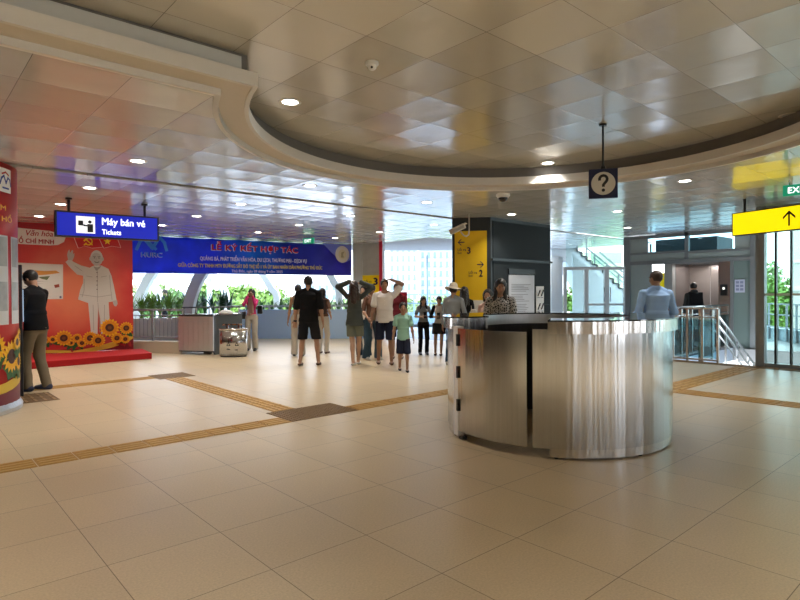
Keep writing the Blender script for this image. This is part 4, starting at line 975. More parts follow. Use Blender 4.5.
# ------------------------------------------------------------------ blue parapet with planter
pA, pB = at(239, 338.6, z=0), at(384, 338.6, z=0)
M_PB = mat('pale blue parapet paint', (.48, .68, .96), .55, noise=.03, nscale=2)
e, w = panel('parapet', pA, pB); struct(e); PW = w
b = MB(); b.box(0, 0, 0, w, .18, .90); b.build('wall', M_PB, e)
b = MB(); b.box(-.4, -.05, .985, w, .03, 1.04); b.build('handrail', mat('pale blue grey rail', (.42, .52, .62), .35, .3), e)
for i in range(7):
    b = MB(); b.box(.3+i*(w-.6)/6, -.03, .901, .34+i*(w-.6)/6, .01, .984); b.build('post', MATS['pale blue grey rail'], e)
PPd = (pB-pA).normalized(); PPn = Vector((-PPd.y, PPd.x, 0))
lpA = at(120, 312, D=15.6); lpA.z = 0; lpB = Vector((*(pA)[:2], 0))
b = MB(); e0, w0 = panel('planter_bed', lpA, lpB); struct(e0); b.box(0, 0, 0, w0, .5, .72); b.build('trough', mat('white planter paint', (.68, .70, .68), .6), e0)
e1, w1 = panel('planter_bed', pA + PPn*.19, pB + PPn*.19); struct(e1); b = MB(); b.box(0, 0, 0, w1, .5, .74); b.build('trough', MATS['white planter paint'], e1)

M_LEAF = [mat('lily leaf green', (.055, .17, .035), .4, noise=.3, nscale=3), mat('lily leaf lime', (.20, .36, .06), .4, noise=.25, nscale=3), mat('lily leaf dark', (.02, .075, .025), .4, noise=.3, nscale=3)]
def lily(k, seed, n=22, L_=.75):
    r = random.Random(seed); bb = MB()
    for i in range(n):
        a = r.uniform(0, 2*PI); ln = L_*r.uniform(.6, 1.1); lean = r.uniform(.25, 1.0); wd = r.uniform(.022, .035)
        ca, sa = math.cos(a), math.sin(a); prev = None
        for j in range(7):
            t = j/6; rad = lean*ln*t*(.35+.65*t); z = ln*(t - .55*lean*t*t)*1.0
            c = Vector((ca*rad, sa*rad, z)); s = Vector((-sa, ca, 0))*wd*(1-t**2.2)*(.5+min(1, t*3)*.5); dn = Vector((0, 0, -wd*.25*(1-t)))
            cur = (bb.bm.verts.new(c-s), bb.bm.verts.new(c+dn), bb.bm.verts.new(c+s))
            if prev:
                for q in range(2): f = bb.bm.faces.new([prev[q], prev[q+1], cur[q+1], cur[q]]); f.smooth = True
            prev = cur
    bb.mats = [M_LEAF[k]]
    me = bb.build('foliage'); return me
kinds = []
for k in range(3):
    t = empty('spider_lily', (0, 0, -50)); o = lily(k, 10+k, 24 if k != 1 else 34, .78 if k != 1 else .66); o.parent = t
    bs_ = MB(); bs_.tube([(0, 0, -.06), (0, 0, .06)], [.05, .02], n=8); bs_.build('stem', M_LEAF[k], t); kinds.append(t)
GRP = 'strap-leaved plants in the planters outside'
used = set(); NL = [0, 0, 0]
def place_lily(k, v, z, s, rz):
    o = kinds[k] if k not in used else copy_tree(kinds[k]); used.add(k)
    o.location = (v.x, v.y, z); o.scale = (s, s, s); o.rotation_euler.z = rz
    lab = ['of the green strap-leaved plants behind the blue parapet', 'of the lime green strap-leaved plants behind the kerb railing', 'of the dark strap-leaved plants behind the steel cabinet'][k]
    NL[k] += 1; lab = ORD[NL[k]-1] + ' ' + lab
    tag(o, lab, 'plant', ['green plants behind the blue parapet', 'lime plants behind the kerb railing', 'dark plants behind the steel cabinet'][k])
for i in range(13):
    t = (i+.4)/17; place_lily(0, pA.lerp(pB, t) + PPn*(.35+.15*random.random()), .741+.06, random.uniform(.75, .98), random.uniform(0, 6))
lpd = (lpB-lpA).normalized(); lpn = Vector((-lpd.y, lpd.x, 0))
for i in range(13):
    t = (i+.3)/13; k = 1 if t < .56 else 2
    place_lily(k, lpA.lerp(lpB, t) + lpn*(.15+.2*random.random()), .721+.06, random.uniform(1.15, 1.45) if k == 1 else random.uniform(.95, 1.25), random.uniform(0, 6))

# ------------------------------------------------------------------ white curved canopy ribs outside
M_RIB = mat('white rib paint', (.62, .68, .68), .4)
def rib(pts, D0, wpx, lab):
    P3 = [at(px, py, D=D0) for px, py in pts]
    Wd = wpx/568*D0
    base = P3[0].copy(); base.z = 0
    e = empty('canopy_rib', base, 0, lab, 'canopy rib')
    sm_ = []
    Q = [Vector((P3[0].x, P3[0].y, 0))] + P3
    for i in range(len(Q)-1):
        p0, p1, p2, p3 = Q[max(i-1, 0)], Q[i], Q[i+1], Q[min(i+2, len(Q)-1)]
        for j in range(6):
            t = j/6; sm_.append(.5*((2*p1)+(p2-p0)*t+(2*p0-5*p1+4*p2-p3)*t*t+(3*p1-p0-3*p2+p3)*t**3))
    sm_.append(Q[-1])
    b = MB(); rings = []
    for i, p in enumerate(sm_):
        d = (sm_[min(i+1, len(sm_)-1)] - sm_[max(i-1, 0)]).normalized(); s = d.cross(FW).normalized()
        rings.append([b.bm.verts.new(p + s*a*Wd/2 + FW*c*.12 - base) for a, c in ((-1, -1), (1, -1), (1, 1), (-1, 1))])
    for i in range(len(rings)-1):
        for k in range(4): b.bm.faces.new([rings[i][k], rings[i][(k+1)%4], rings[i+1][(k+1)%4], rings[i+1][k]])
    b.bm.faces.new(rings[0][::-1]); b.bm.faces.new(rings[-1])
    b.build('rib_beam', M_RIB, e)
    b = MB(); b.box(-.2, -.2, 0, .2, .2, .04); b.build('foot_plate', M_RIB, e)
rib([(137, 315), (139, 302), (144, 288), (152, 274), (164, 258)], 17.2, 8, 'white curved rib nearest the red backdrop, rising from the plants')
rib([(188, 318), (190, 303), (195, 287), (203, 272), (214, 256)], 16.6, 10, 'thick white curved rib rising behind the steel cabinet')
rib([(186.5, 297), (182, 286), (176, 279), (168, 272), (156, 262)], 23, 4.5, 'slim white rib leaning left between the two thick ribs')
rib([(159, 296), (155, 286), (149, 279), (142, 272)], 24, 4.5, 'slim white rib crossing behind the leftmost thick rib')
rib([(226, 296), (221, 287), (216, 279), (210, 271), (200, 262)], 22, 5.5, 'slim white rib leaning left above the grey counter')
rib([(277, 298), (272, 289), (267, 281), (260, 271), (250, 261)], 20.5, 6, 'white rib leaning left right beside the woman in pink')
rib([(339, 292), (335, 284), (331, 277), (325, 268), (316, 259)], 20.5, 6.5, 'white rib leaning left behind the woman with raised arms')
cA_, cB_ = at(118, 279, D=24), at(216, 279, D=25.5)
e, w = panel('canopy_edge', cA_, cB_, 'pale horizontal canopy edge beam just below the blue banner', 'canopy')
b = MB(); b.box(0, 0, 0, w, 1.2, .30); b.build('beam', mat('grey white canopy', (.42, .46, .46), .5), e)
for x in (.15, w-.35):
    b = MB(); b.box(x, .5, -e.location.z, x+.2, .7, -.001); b.build('post', M_RIB, e)

# ------------------------------------------------------------------ terrace railing and beyond
tA, tB = at(376, 327, z=0), at(470, 327, z=0)
e, w = panel('terrace_railing', tA, tB, 'pale blue metal railing far out on the terrace', 'railing')
M_TR = mat('pale blue railing', (.30, .46, .54), .4, .2)
b = MB(); b.box(0, 0, .95, w, .05, 1.0); b.box(0, .01, .12, w, .04, .15); b.box(0, .01, .55, w, .04, .575); b.build('rails', M_TR, e)
b = MB(); b.box(0, -.05, 0, w, .12, .11); b.build('kerb', mat('dark kerb', (.10, .11, .12), .6), e)
bl0 = None
for i in range(44):
    if bl0 is None: b = MB(); b.box(0, .018, .151, .016, .034, .949); bl0 = b.build('baluster', M_TR, e); bl0.location.x = .05
    else: o = bl0.copy(); C.objects.link(o); o.parent = e; o.location.x = .05 + i*(w-.1)/43
tA2, tB2 = at(376, 330, z=0) + FW*5, at(470, 330, z=0) + FW*5
e, w = panel('walkway_railing', tA2, tB2, 'second taller blue railing beyond the terrace railing', 'railing')
b = MB(); b.box(0, 0, 1.30, w, .05, 1.36); b.box(0, 0, 0, w, .05, .5); b.build('rails', M_TR, e)
for i in range(10):
    b = MB(); b.box(i*(w-.06)/9, .0, .501, i*(w-.06)/9+.05, .05, 1.299); b.build('post', M_TR, e)
p = at(427.2, 327, z=0) - FW*.3
e = empty('terrace_post', (p.x, p.y, 0), 0, 'slender pale blue post rising past the terrace railing', 'post')
b = MB(); b.tube([(0, 0, 0), (0, 0, 2.92)], .035, n=10); b.build('shaft', M_TR, e); b = MB(); b.disc((0, 0, 0), .09, .09, .02); b.build('base', M_TR, e)

# far ground, towers
b = MB(); b.box(-150, 28.5, -6.2, 300, 420, -6); struct(b.build('ground_far', mat('distant ground', (.30, .31, .28), .9, noise=.3, nscale=.05)))
b = MB(); b.box(11.9, -60, -6.2, 300, 28.4, -6); struct(b.build('ground_east', MATS['distant ground']))
b = MB(); b.box(11.88, -9, -3.05, 24, 4.94, -3); struct(b.build('floor_lower', mat('pale lower floor', (.40, .50, .52), .4)))
M_TWR = mat('pale tower render', (.50, .54, .58), .7, noise=.03, nscale=.2); M_TWIN = mat('blue grey tower window', (.22, .34, .42), .25)
def tower(name, pxa, pxb, pytop, D0, cols, rows, lab, mw=M_TWR, mwin=M_TWIN, dep=14, proud=True):
    a, c = at(pxa, 300, D=D0), at(pxb, 300, D=D0); a.z = c.z = -6; top_ = at(pxa, pytop, D=D0).z
    e, w = panel(name, a, c, lab, 'building'); H_ = top_ + 6
    b = MB(); b.box(0, 0, 0, w, dep, H_); b.build('wall', mw, e)
    b = MB(); b.box(-.3, -.3, H_, w+.3, dep+.3, H_+.8); b.build('roof', mw, e)
    first_ = None; cw = w/cols; ch = H_/rows
    for i in range(cols):
        for j in range(rows):
            if first_ is None:
                b = MB(); b.box(.22*cw, -.12, .25*ch, .60*cw, .05, .75*ch)
                if proud: b.box(.16*cw, -.5, .14*ch, .66*cw, -.13, .22*ch, None)
                first_ = b.build('window', mwin, e); o = first_
            else: o = first_.copy(); C.objects.link(o); o.parent = e
            o.location = (i*cw, 0, j*ch)
tower('tower_block', 390, 418, 150, 120, 5, 19, 'tall pale apartment tower on the left through the terrace opening')
tower('tower_block', 420.5, 457, 175, 135, 6, 16, 'broad pale apartment tower on the right through the terrace opening')
tower('office_block', 236, 262, 286, 210, 5, 3, 'low hazy white building between the trees behind the woman in pink', proud=False)
tower('office_block', 296, 352, 283, 230, 8, 3, 'long hazy pale block on the skyline behind the group of people', proud=False)

# trees
M_TL = [mat('tree leaves bright', (.15, .28, .045), .6, noise=.35, nscale=.8), mat('tree leaves mid', (.07, .18, .04), .6, noise=.35, nscale=.8), mat('tree leaves pale', (.24, .36, .14), .6, noise=.3, nscale=.8)]
M_BARK = mat('bark', (.12, .09, .06), .9)
def tree(px, pytop, D0, rx, rz, k, lab, grp, n=2600, gz=-6):
    t_ = at(px, pytop, D=D0); base = Vector((t_.x, t_.y, gz)); e = empty('leafy_tree', base, 0, lab, 'tree', grp)
    ztop = t_.z - gz; cz = ztop - rz
    r = np.random.RandomState(int(px)); lumps = [(r.uniform(-.55, .55)*rx, r.uniform(-.55, .55)*rx, cz+r.uniform(-.45, .4)*rz, r.uniform(.45, .65)) for _ in range(9)]
    V = []; Fc = []
    ls = .06*rx + .06
    for i in range(n):
        lx, ly, lz, lr = lumps[i % 9]; u = r.normal(size=3); u /= np.linalg.norm(u); q = r.uniform(.8, 1.05)
        c = np.array([lx + u[0]*lr*rx*q*.8, ly + u[1]*lr*rx*q*.8, lz + u[2]*lr*rz*q]); a = r.normal(size=3); a /= np.linalg.norm(a); b_ = np.cross(a, u + .01); b_ /= np.linalg.norm(b_)+1e-6
        s = ls*r.uniform(.6, 1.5); k0 = len(V); V += [tuple(c-a*s), tuple(c+b_*s*.6), tuple(c+a*s), tuple(c-b_*s*.6)]; Fc.append((k0, k0+1, k0+2, k0+3))
    me = bpy.data.meshes.new('crown'); me.from_pydata(V, [], Fc); me.materials.append(M_TL[k]); o = bpy.data.objects.new('crown', me); C.objects.link(o); o.parent = e
    b = MB(); b.tube([(0, 0, 0), (.1*rx, 0, cz*.5), (0, 0, cz)], [.09*rx, .07*rx, .03*rx], n=8); b.build('trunk', M_BARK, e)
def grove(rows, lab, grp):
    for i, (px, py, D0, rx, rz, k) in enumerate(rows): tree(px, py, D0, rx, rz, k, ORD[i] + ' ' + lab, grp)
grove(((124, 284, 36, 2.2, 2.6, 1), (143, 280, 47, 2.4, 2.8, 2), (163, 285, 37, 2.2, 2.4, 1), (182, 281, 47, 2.4, 2.8, 2), (201, 282, 37, 2.2, 2.4, 1), (221, 281, 47, 2.4, 2.6, 0), (239, 283, 37, 2.2, 2.4, 0), (259, 285, 48, 2.4, 2.6, 0), (283, 291, 60, 2.8, 3, 1), (308, 291, 68, 3.0, 3.2, 2), (336, 291, 60, 2.8, 3, 2)), 'of the leafy trees beyond the planters under the banner', 'trees beyond the planters')
grove(((400, 293, 60, 2.6, 3, 2), (424, 292, 70, 2.8, 3, 2), (447, 293, 60, 2.6, 3, 2)), 'of the hazy treetops seen over the terrace railing', 'treetops beyond the terrace railing')
grove(((754, 266, 36, 1.4, 2.4, 0), (759, 292, 25, 1.0, 1.2, 0), (772, 262, 40, 1.5, 2.6, 2), (786, 270, 34, 1.2, 2.2, 0), (789, 293, 25, 1.0, 1.2, 0)), 'of the green trees seen through the glass partition', 'trees beyond the glass partition')
grove(((573, 283, 45, 1.6, 2.4, 0), (612, 280, 45, 1.6, 2.4, 2)), 'of the two trees seen through the white framed doors', 'trees beyond the doors')

# ------------------------------------------------------------------ lobby wall with the lift
WX = 15.4
LP = Plane((WX, 8.3), (WX, -1.5), 0)
lw, LWW = panel('wall_lobby', (WX, 8.3, 0), (WX, -1.5, 0)); struct(lw)
X_ = lambda px: LP.loc(px, 290)[0]
Z_ = lambda px, py: LP.loc(px, py)[1]
zt1, zt2 = Z_(668, 253.5), Z_(668, 262.0)
xs = {k: X_(k) for k in (625, 631, 652, 666, 668, 674, 719, 731, 734, 752, 758, 685, 689)}
def fr(name, x0, z0, x1, z1, m, y0=-.06, y1=.06, par=None):
    b = MB(); b.box(x0, y0, z0, x1, y1, z1); return b.build(name, m, par or lw)
fr('post', xs[625], 0, xs[631], LO_Z-.01, M_GREYF, -.08, .08); fr('post', X_(751), 0, X_(757), LO_Z-.01, M_GREYF, -.08, .08)
fr('post', X_(685.5), zt2+.05, X_(689), LO_Z-.01, M_GREYF)
fr('transom', xs[631], zt1, X_(685.5), zt1+.06, M_GREYF); fr('transom', X_(689), zt1-.03, X_(751), zt1+.03, M_GREYF)
fr('transom', xs[631], zt2-.05, X_(751), zt2+.05, M_GREYF)
fr('transom', xs[631], LO_Z-.10, X_(751), LO_Z-.01, M_GREYF)
fr('spandrel', xs[631], zt2+.051, X_(685.5), zt1-.001, M_FROST, -.02, .02); fr('spandrel', X_(689), zt2+.051, X_(751), zt1-.031, M_FROST, -.02, .02)
M_TEALG = mat('pale teal glass panel', (.20, .27, .26), .12)
fr('wall_panel', xs[631], 0, xs[652], zt2-.051, M_FROST, -.02, .02)
fr('upper_panel', xs[631], zt1+.061, X_(648), LO_Z-.101, M_FROST, -.02, .02); fr('upper_pane', X_(648), zt1+.061, X_(685.5), LO_Z-.101, M_BLUEGLASS, -.01, .01)
fr('upper_pane', X_(689), zt1+.031, X_(735), LO_Z-.101, M_BLUEGLASS, -.01, .01); fr('upper_panel', X_(735), zt1+.031, X_(751), LO_Z-.101, M_FROST, -.02, .02)
fr('wall_panel', xs[734], 0, X_(751), zt2-.051, M_TEALG, -.02, .02)
fr('jamb', xs[666], 0, xs[674], zt2-.051, mat('pale steel jamb', (.55, .58, .58), .3, .6), -.10, .10)
fr('button_column', xs[719], 0, xs[731], zt2-.051, mat('lift steel', (.42, .38, .37), .25, .9), -.04, .10); fr('jamb', xs[731], 0, xs[734], zt2-.051, M_GREYF, -.06, .06)
fr('wall_panel', X_(757), 0, LWW, LO_Z-.01, M_GLASS, -.01, .01)
fr('wall_panel', -.5, 2.2, xs[625], LO_Z-.01, M_GLASS, -.01, .01)
# room behind the openings
M_LDK = mat('dark lift shaft', (.05, .055, .055), .5)
el = empty('lift_car', (WX+.12, 0, 0), 0, 'steel lines of the open lift with brown metal doors behind the person in grey', 'lift')
el['label'] = 'lift with tall brownish metal doors set in the lobby wall'
y0, y1 = 8.3 - xs[674], 8.3 - xs[719]
M_LFT = mat('brownish lift metal', (.42, .36, .335), .28, .5, noise=.05)
b = MB(); b.box(.85, y1, .0, .90, (y0+y1)/2-.006, zt2-.06); b.build('door', M_LFT, el); b = MB(); b.box(.85, (y0+y1)/2+.006, 0, .90, y0, zt2-.06); b.build('door', M_LFT, el)
for ya, yb in ((y0, y0+.06), (y1-.06, y1)):
    b = MB(); b.box(0, ya, 0, .95, yb, zt2-.06); b.build('side_wall', mat('lift reveal', (.36, .32, .31), .3, .7), el)
b = MB(); b.box(0, y1-.06, zt2-.06, .95, y0+.06, zt2); b.build('header', M_GREYF, el)
L = bpy.data.lights.new('lift_lamp', 'AREA'); L.shape = 'DISK'; L.size = .3; L.energy = 7; L.color = (1, .96, .92); o = bpy.data.objects.new('lift_lamp', L); C.objects.link(o); o.location = (WX+.45, (y0+y1)/2, zt2-.09)
bp_, w = panel('lift_button_panel', Vector((WX-.06, 8.3-X_(721.5), Z_(724, 295.5))), Vector((WX-.06, 8.3-X_(728), Z_(724, 295.5))), 'narrow black lift button panel on the steel column beside the lift', 'button panel')
hh = Z_(724, 284.5) - Z_(724, 295.5)
b = MB(); b.box(0, -.015, 0, w, .015, hh); b.build('plate', M_BLACK, bp_); b = MB(); b.box(.35*w, -.02, .55*hh, .65*w, -.0155, .75*hh); b.build('indicator', mat('lit indicator', (.8, .8, .75), .4, emit=1), bp_)
nb, w = panel('paper_notice', Vector((WX-.05, 8.3-X_(735.5), Z_(740, 292.5))), Vector((WX-.05, 8.3-X_(745.5), Z_(740, 292.5))), 'pale square paper notice taped right of the lift', 'notice')
hh = Z_(740, 279.5) - Z_(740, 292.5)
b = MB(); b.box(0, -.006, 0, w, .006, hh); b.build('sheet', mat('pale violet paper', (.55, .58, .72), .6), nb)
b = MB(); 
for i in range(3):
    for j in range(2): b.box((.12+.42*j)*w, -.009, (.15+.27*i)*hh, (.44+.42*j)*w, -.0065, (.33+.27*i)*hh)
b.build('print', mat('violet grey print', (.25, .27, .42), .6), nb)
yA, yB = at(651, 306, D=16.5), at(668, 306, D=16.35); yB.z = yA.z
yp, w = panel('yellow_poster', yA, yB, 'yellow board seen through the opening beside the lift', 'board')
b = MB(); b.box(0, 0, 0, w*1.02, .03, at(660, 273, D=16.4).z - yA.z); b.build('face', M_YEL, yp)
b = MB(); b.box(-.03, -.005, -yA.z, .02, .035, 1.8); b.build('stand', M_BLACK, yp)
q = at(668, 253, D=17.4); e = empty('dark_filler', (WX+1.6, 8.3-X_(670)-.6, 0), 0, 'dark machinery box behind the upper lobby window', 'machinery')  # added dark box that fills the dark opening of the upper window
b = MB(); b.box(0, 0, 2.50, 1.2, 1.7, 2.92); b.build('casing', M_LDK, e); b = MB(); b.box(.2, .05, 0, .35, .2, 2.50); b.build('leg', M_LDK, e)
b = MB(); b.box(24, -9, -3, 24.3, 4.9, 0.9); struct(b.build('wall_far_east', mat('beige building wall', (.66, .60, .50), .8)))

# ------------------------------------------------------------------ white framed doors and the stair behind
dA, dB = at(550, 300, D=16.0), at(627, 300, D=16.0); dA.z = dB.z = 0
DP = Plane(dA, dB, 0)
dw, w = panel('door_1', dA, dB); struct(dw)
dx = lambda px: DP.loc(px, 290)[0]
zh = DP.loc(590, 270)[1]; zm = DP.loc(590, 303.5)[1]
M_DFR = mat('white door frame', (.52, .54, .56), .4)
for a, c in ((563.5, 566.5), (584, 588), (604, 608.5), (623.5, 627)):
    fr('frame_post', dx(a), 0, dx(c), zh, M_DFR, -.05, .05, dw)
fr('frame_head', dx(563.5), zh+.001, dx(627), zh+.09, M_DFR, -.05, .05, dw)
for a, c in ((588, 604), (608.5, 623.5)):
    fr('frame_rail', dx(a), zm-.06, dx(c), zm+.0, M_DFR, -.04, .04, dw); fr('pane', dx(a), 0.02, dx(c), zh, M_GLASS, -.005, .005, dw)
fr('frame_rail', dx(566.5), .0, dx(584), .12, M_DFR, -.04, .04, dw); fr('pane', dx(566.5), .121, dx(584), zh, M_GLASS, -.005, .005, dw)
fr('transom_pane', dx(566), zh+.091, dx(627), LO_Z-.004, M_GLASS, -.005, .005, dw)
for a in (603.2, 609.3):
    b = MB(); b.tube([(dx(a), -.08, zm+.05), (dx(a), -.08, zm+.45)], .015); b.build('handle', M_RAIL, dw)
lightA, lightB = at(551, 300, D=16.2), at(562.8, 300, D=16.2); lightA.z = lightB.z = 0
e, w = panel('pale_wall_panel', lightA, lightB); struct(e); b = MB(); b.box(0, 0, 0, w, .06, DP.loc(556, 256.5)[1]); b.build('panel', mat('pale blue white panel', (.66, .76, .86), .4), e)
# the stair
sA, sB = at(545, 300, D=20.2), at(640, 300, D=20.2)
SP = Plane(sA, sB, 0); st, w = panel('staircase', (sA.x, sA.y, 0), (sB.x, sB.y, 0), 'white stair with a dark stepped edge and glass balustrade behind the doors', 'staircase')
S = SP.loc
M_STW = mat('pale green grey stair wall', (.64, .69, .70), .6)
b = MB()
steps = [(552, 247.2), (577, 248.6), (577, 251.5), (581.5, 252.3), (581.5, 256), (586.5, 256.8), (586.5, 260.2), (591.5, 261), (591.5, 264.2), (597, 265), (597, 268.2), (603, 269), (603, 273), (608, 274), (608, 278), (613, 279), (613, 283), (618.5, 284), (618.5, 288), (624, 289), (624, 293), (630, 294), (630, 298), (638, 299)]
outl = [S(*p) for p in steps] + [(S(638, 299)[0], .0), (S(610, 299)[0], 0), S(566, 262), (S(552, 262)[0], S(566, 262)[1])]
b.poly([(x, 0, z) for x, z in outl], None, (0, 1.3, 0)); b.build('stringer', M_STW, st)
b = MB()
for p, q in zip(steps[:-1], steps[1:]):
    (xa, za), (xb, zb_) = S(*p), S(*q); b.bar((xa, -.02, za), (xb, -.02, zb_ + 1e-4), .06, .05)
b.build('step_edge', mat('dark stair edge', (.05, .055, .06), .5), st)
b = MB(); P1, P2 = S(577, 240), S(632, 285)
b.bar((S(552, 240)[0], 0, P1[1]), (P1[0], 0, P1[1]), .04, .05); b.bar((P1[0], 0, P1[1]), (P2[0], 0, P2[1]), .04, .05); b.build('handrail', M_GREYF, st)
b = MB(); P3, P4 = S(612, 249), S(640, 273); b.bar((P3[0], 1.3, P3[1]), (P4[0], 1.3, P4[1]), .05, .06); P3, P4 = S(606, 255), S(640, 284); b.bar((P3[0], 1.3, P3[1]), (P4[0], 1.3, P4[1]), .04, .04); b.build('far_handrail', M_GREYF, st)
b = MB(); b.poly([(p[0], .03, p[1]) for p in (S(577, 240.5), S(577, 248), S(603, 268), S(632, 296), S(632, 285.5))], None, (0, .012, 0)); b.build('glass_balustrade', M_GLASS, st)
b = MB()
for px in (586, 594, 606, 618): (xa, za), (xb, zb2) = S(px, 248), S(px, 270); b.box(xa, -.0, S(px, 252+(px-577)*.8)[1]-.0, xa+.05, .05, S(px, 241+(px-577)*.82)[1])
b.build('baluster', M_GREYF, st)
tri = empty('panel_triangle', (0, 0, 0)); bpy.data.objects.remove(tri)
b = MB(); b.poly([(x, -.6, z) for x, z in (S(567.5, 256), S(585, 269.5), S(613, 292), S(625, 303), (S(625, 303)[0], 0), (S(567.5, 256)[0], 0))], None, (0, .05, 0)); b.build('side_wall', mat('pale mint wall', (.66, .72, .71), .6), st)
b = MB(); P_ = at(621, 262, D=20.8); e = empty('pale_block', (P_.x, P_.y, 0), math.atan2(RT.y, RT.x)); struct(e); e.name = 'wall_stairwell'
b = MB(); b.box(-1.2, 1.2, 0, .5, 1.4, 2.92); b.build('panel', mat('pale yellow green wall', (.62, .68, .45), .7), e)

# ------------------------------------------------------------------ railings round the stair opening
def railing(name, A, B, lab, posts, glass_=True, h=1.05, cat='railing'):
    e, w = panel(name, (A[0], A[1], 0), (B[0], B[1], 0), lab, cat)
    b = MB(); b.tube([(0, 0, h), (w, 0, h)], .024); b.build('top_rail', M_RAIL, e)
    b = MB(); b.tube([(0, 0, h-.17), (w, 0, h-.17)], .014); b.build('mid_rail', M_RAIL, e)
    b = MB(); b.box(0, -.02, .03, w, .02, .06); b.build('bottom_rail', M_RAIL, e)
    for i in range(posts):
        x = i*w/(posts-1); b = MB(); b.box(x-.02, -.022, 0, x+.02, .022, h-.01); b.build('post', M_RAIL, e)
    if glass_:
        b = MB(); b.box(.03, -.006, .08, w-.03, .006, h-.22); b.build('glass_panel', M_BLUEGLASS, e)
    return e
railing('stair_railing', (11.84, 5.02), (15.1, 5.02), 'steel railing with blue glass along the far side of the stair opening', 7)
railing('stair_railing', (11.80, 4.94), (11.80, 4.10), 'short steel railing with a strong corner post at the stair opening', 4, True)
railing('stair_railing', (11.84, 4.44), (12.45, 4.44), 'short return of steel railing where the sloping handrails begin', 2, True)
e = empty('stair_handrail', (12.47, 4.44, 0), 0, 'set of parallel steel handrails sloping down into the stair opening', 'handrail')
for z, x1 in ((1.05, 2.6), (.86, 2.5), (.66, 2.4)):
    b = MB(); b.tube([(0, 0, z), (x1, 0, z - .535*x1)], .024 if z > .8 else .016); b.build('handrail', M_RAIL, e)
for x in (.05, .75, 1.45, 2.15):
    b = MB(); b.box(x-.018, -.018, .15-.535*x, x+.018, .018, 1.03-.535*x); b.build('post', M_RAIL, e)
b = MB()
for i in range(12): b.box(i*.28, 0, -.16*(i+1), (i+1)*.28+.02, 1.0, -.16*(i+1)+.05)
so_ = b.build('stair_flight', mat('grey stair tread', (.34, .36, .37), .5)); so_.location = (11.9, 3.42, 0); tag(so_, 'grey flight of steps going down behind the floor edge', 'stairs')

# glass partition
gp, w = panel('window_1', (11.87, 3.46, 0), (11.87, -7.0, 0)); struct(gp)
G = Plane((11.87, 3.46), (11.87, -7), 0); gx = lambda px: G.loc(px, 290)[0]; zg = G.loc(776, 294.5)[1]
fr('frame_post', 0, 0, .14, LO_Z-.01, M_GREYF, -.08, .08, gp)
xs_ = [gx(776), gx(791.5)]
step = xs_[1]-xs_[0]
while xs_[-1] + step < w: xs_.append(xs_[-1]+step)
for x in xs_: fr('mullion', x-.016, 0, x+.016, LO_Z-.01, M_BLACK, -.04, .04, gp)
fr('sill', .14, 0, w, .07, M_GREYF, -.06, .06, gp); fr('transom', .14, zg-.02, w, zg+.02, mat('pale transom', (.6, .66, .66), .4), -.03, .03, gp)
fr('head', .14, LO_Z-.10, w, LO_Z-.01, M_GREYF, -.06, .06, gp)
fr('pane', .14, .071, w, LO_Z-.101, M_GLASS, -.006, .006, gp)
# balcony outside it
q1, q2 = at(752, 300, D=17.5), at(830, 300, D=13.5)
e, w = panel('balcony_railing', (q1.x, q1.y, 0), (q2.x, q2.y, 0), 'grey railing outside the glass partition at the right edge', 'railing')
b = MB()
for z in (.35, .7, 1.0): b.box(0, 0, z, w, .04, z+.035)
b.build('rails', MATS['grey painted rail'], e)
for i in range(9): b = MB(); b.box(i*(w-.05)/8, 0, 0, i*(w-.05)/8+.05, .04, 1.0); b.build('post', MATS['grey painted rail'], e)
b = MB(); b.box(0, .05, -.4, w, .35, .33); b.build('kerb', mat('pale blue kerb', (.50, .62, .66), .5), e)
q1, q2 = at(791, 300, D=21), at(860, 300, D=17)
b = MB(); pl_ = Plane(q1, q2); 
e, w = panel('beige_building', (q1.x, q1.y, -6), (q2.x, q2.y, -6), 'beige building wall standing outside the glass at the right edge', 'building')
b = MB(); b.box(0, 0, 0, w, 3, 11.5); b.build('wall', mat('beige building render', (.62, .56, .46), .8), e)
b = MB(); b.box(.1, -.08, 7.4, w, -.001, 7.55); b.box(.1, -.08, 8.4, w, -.001, 8.5); b.build('ledge', M_WHITE, e)

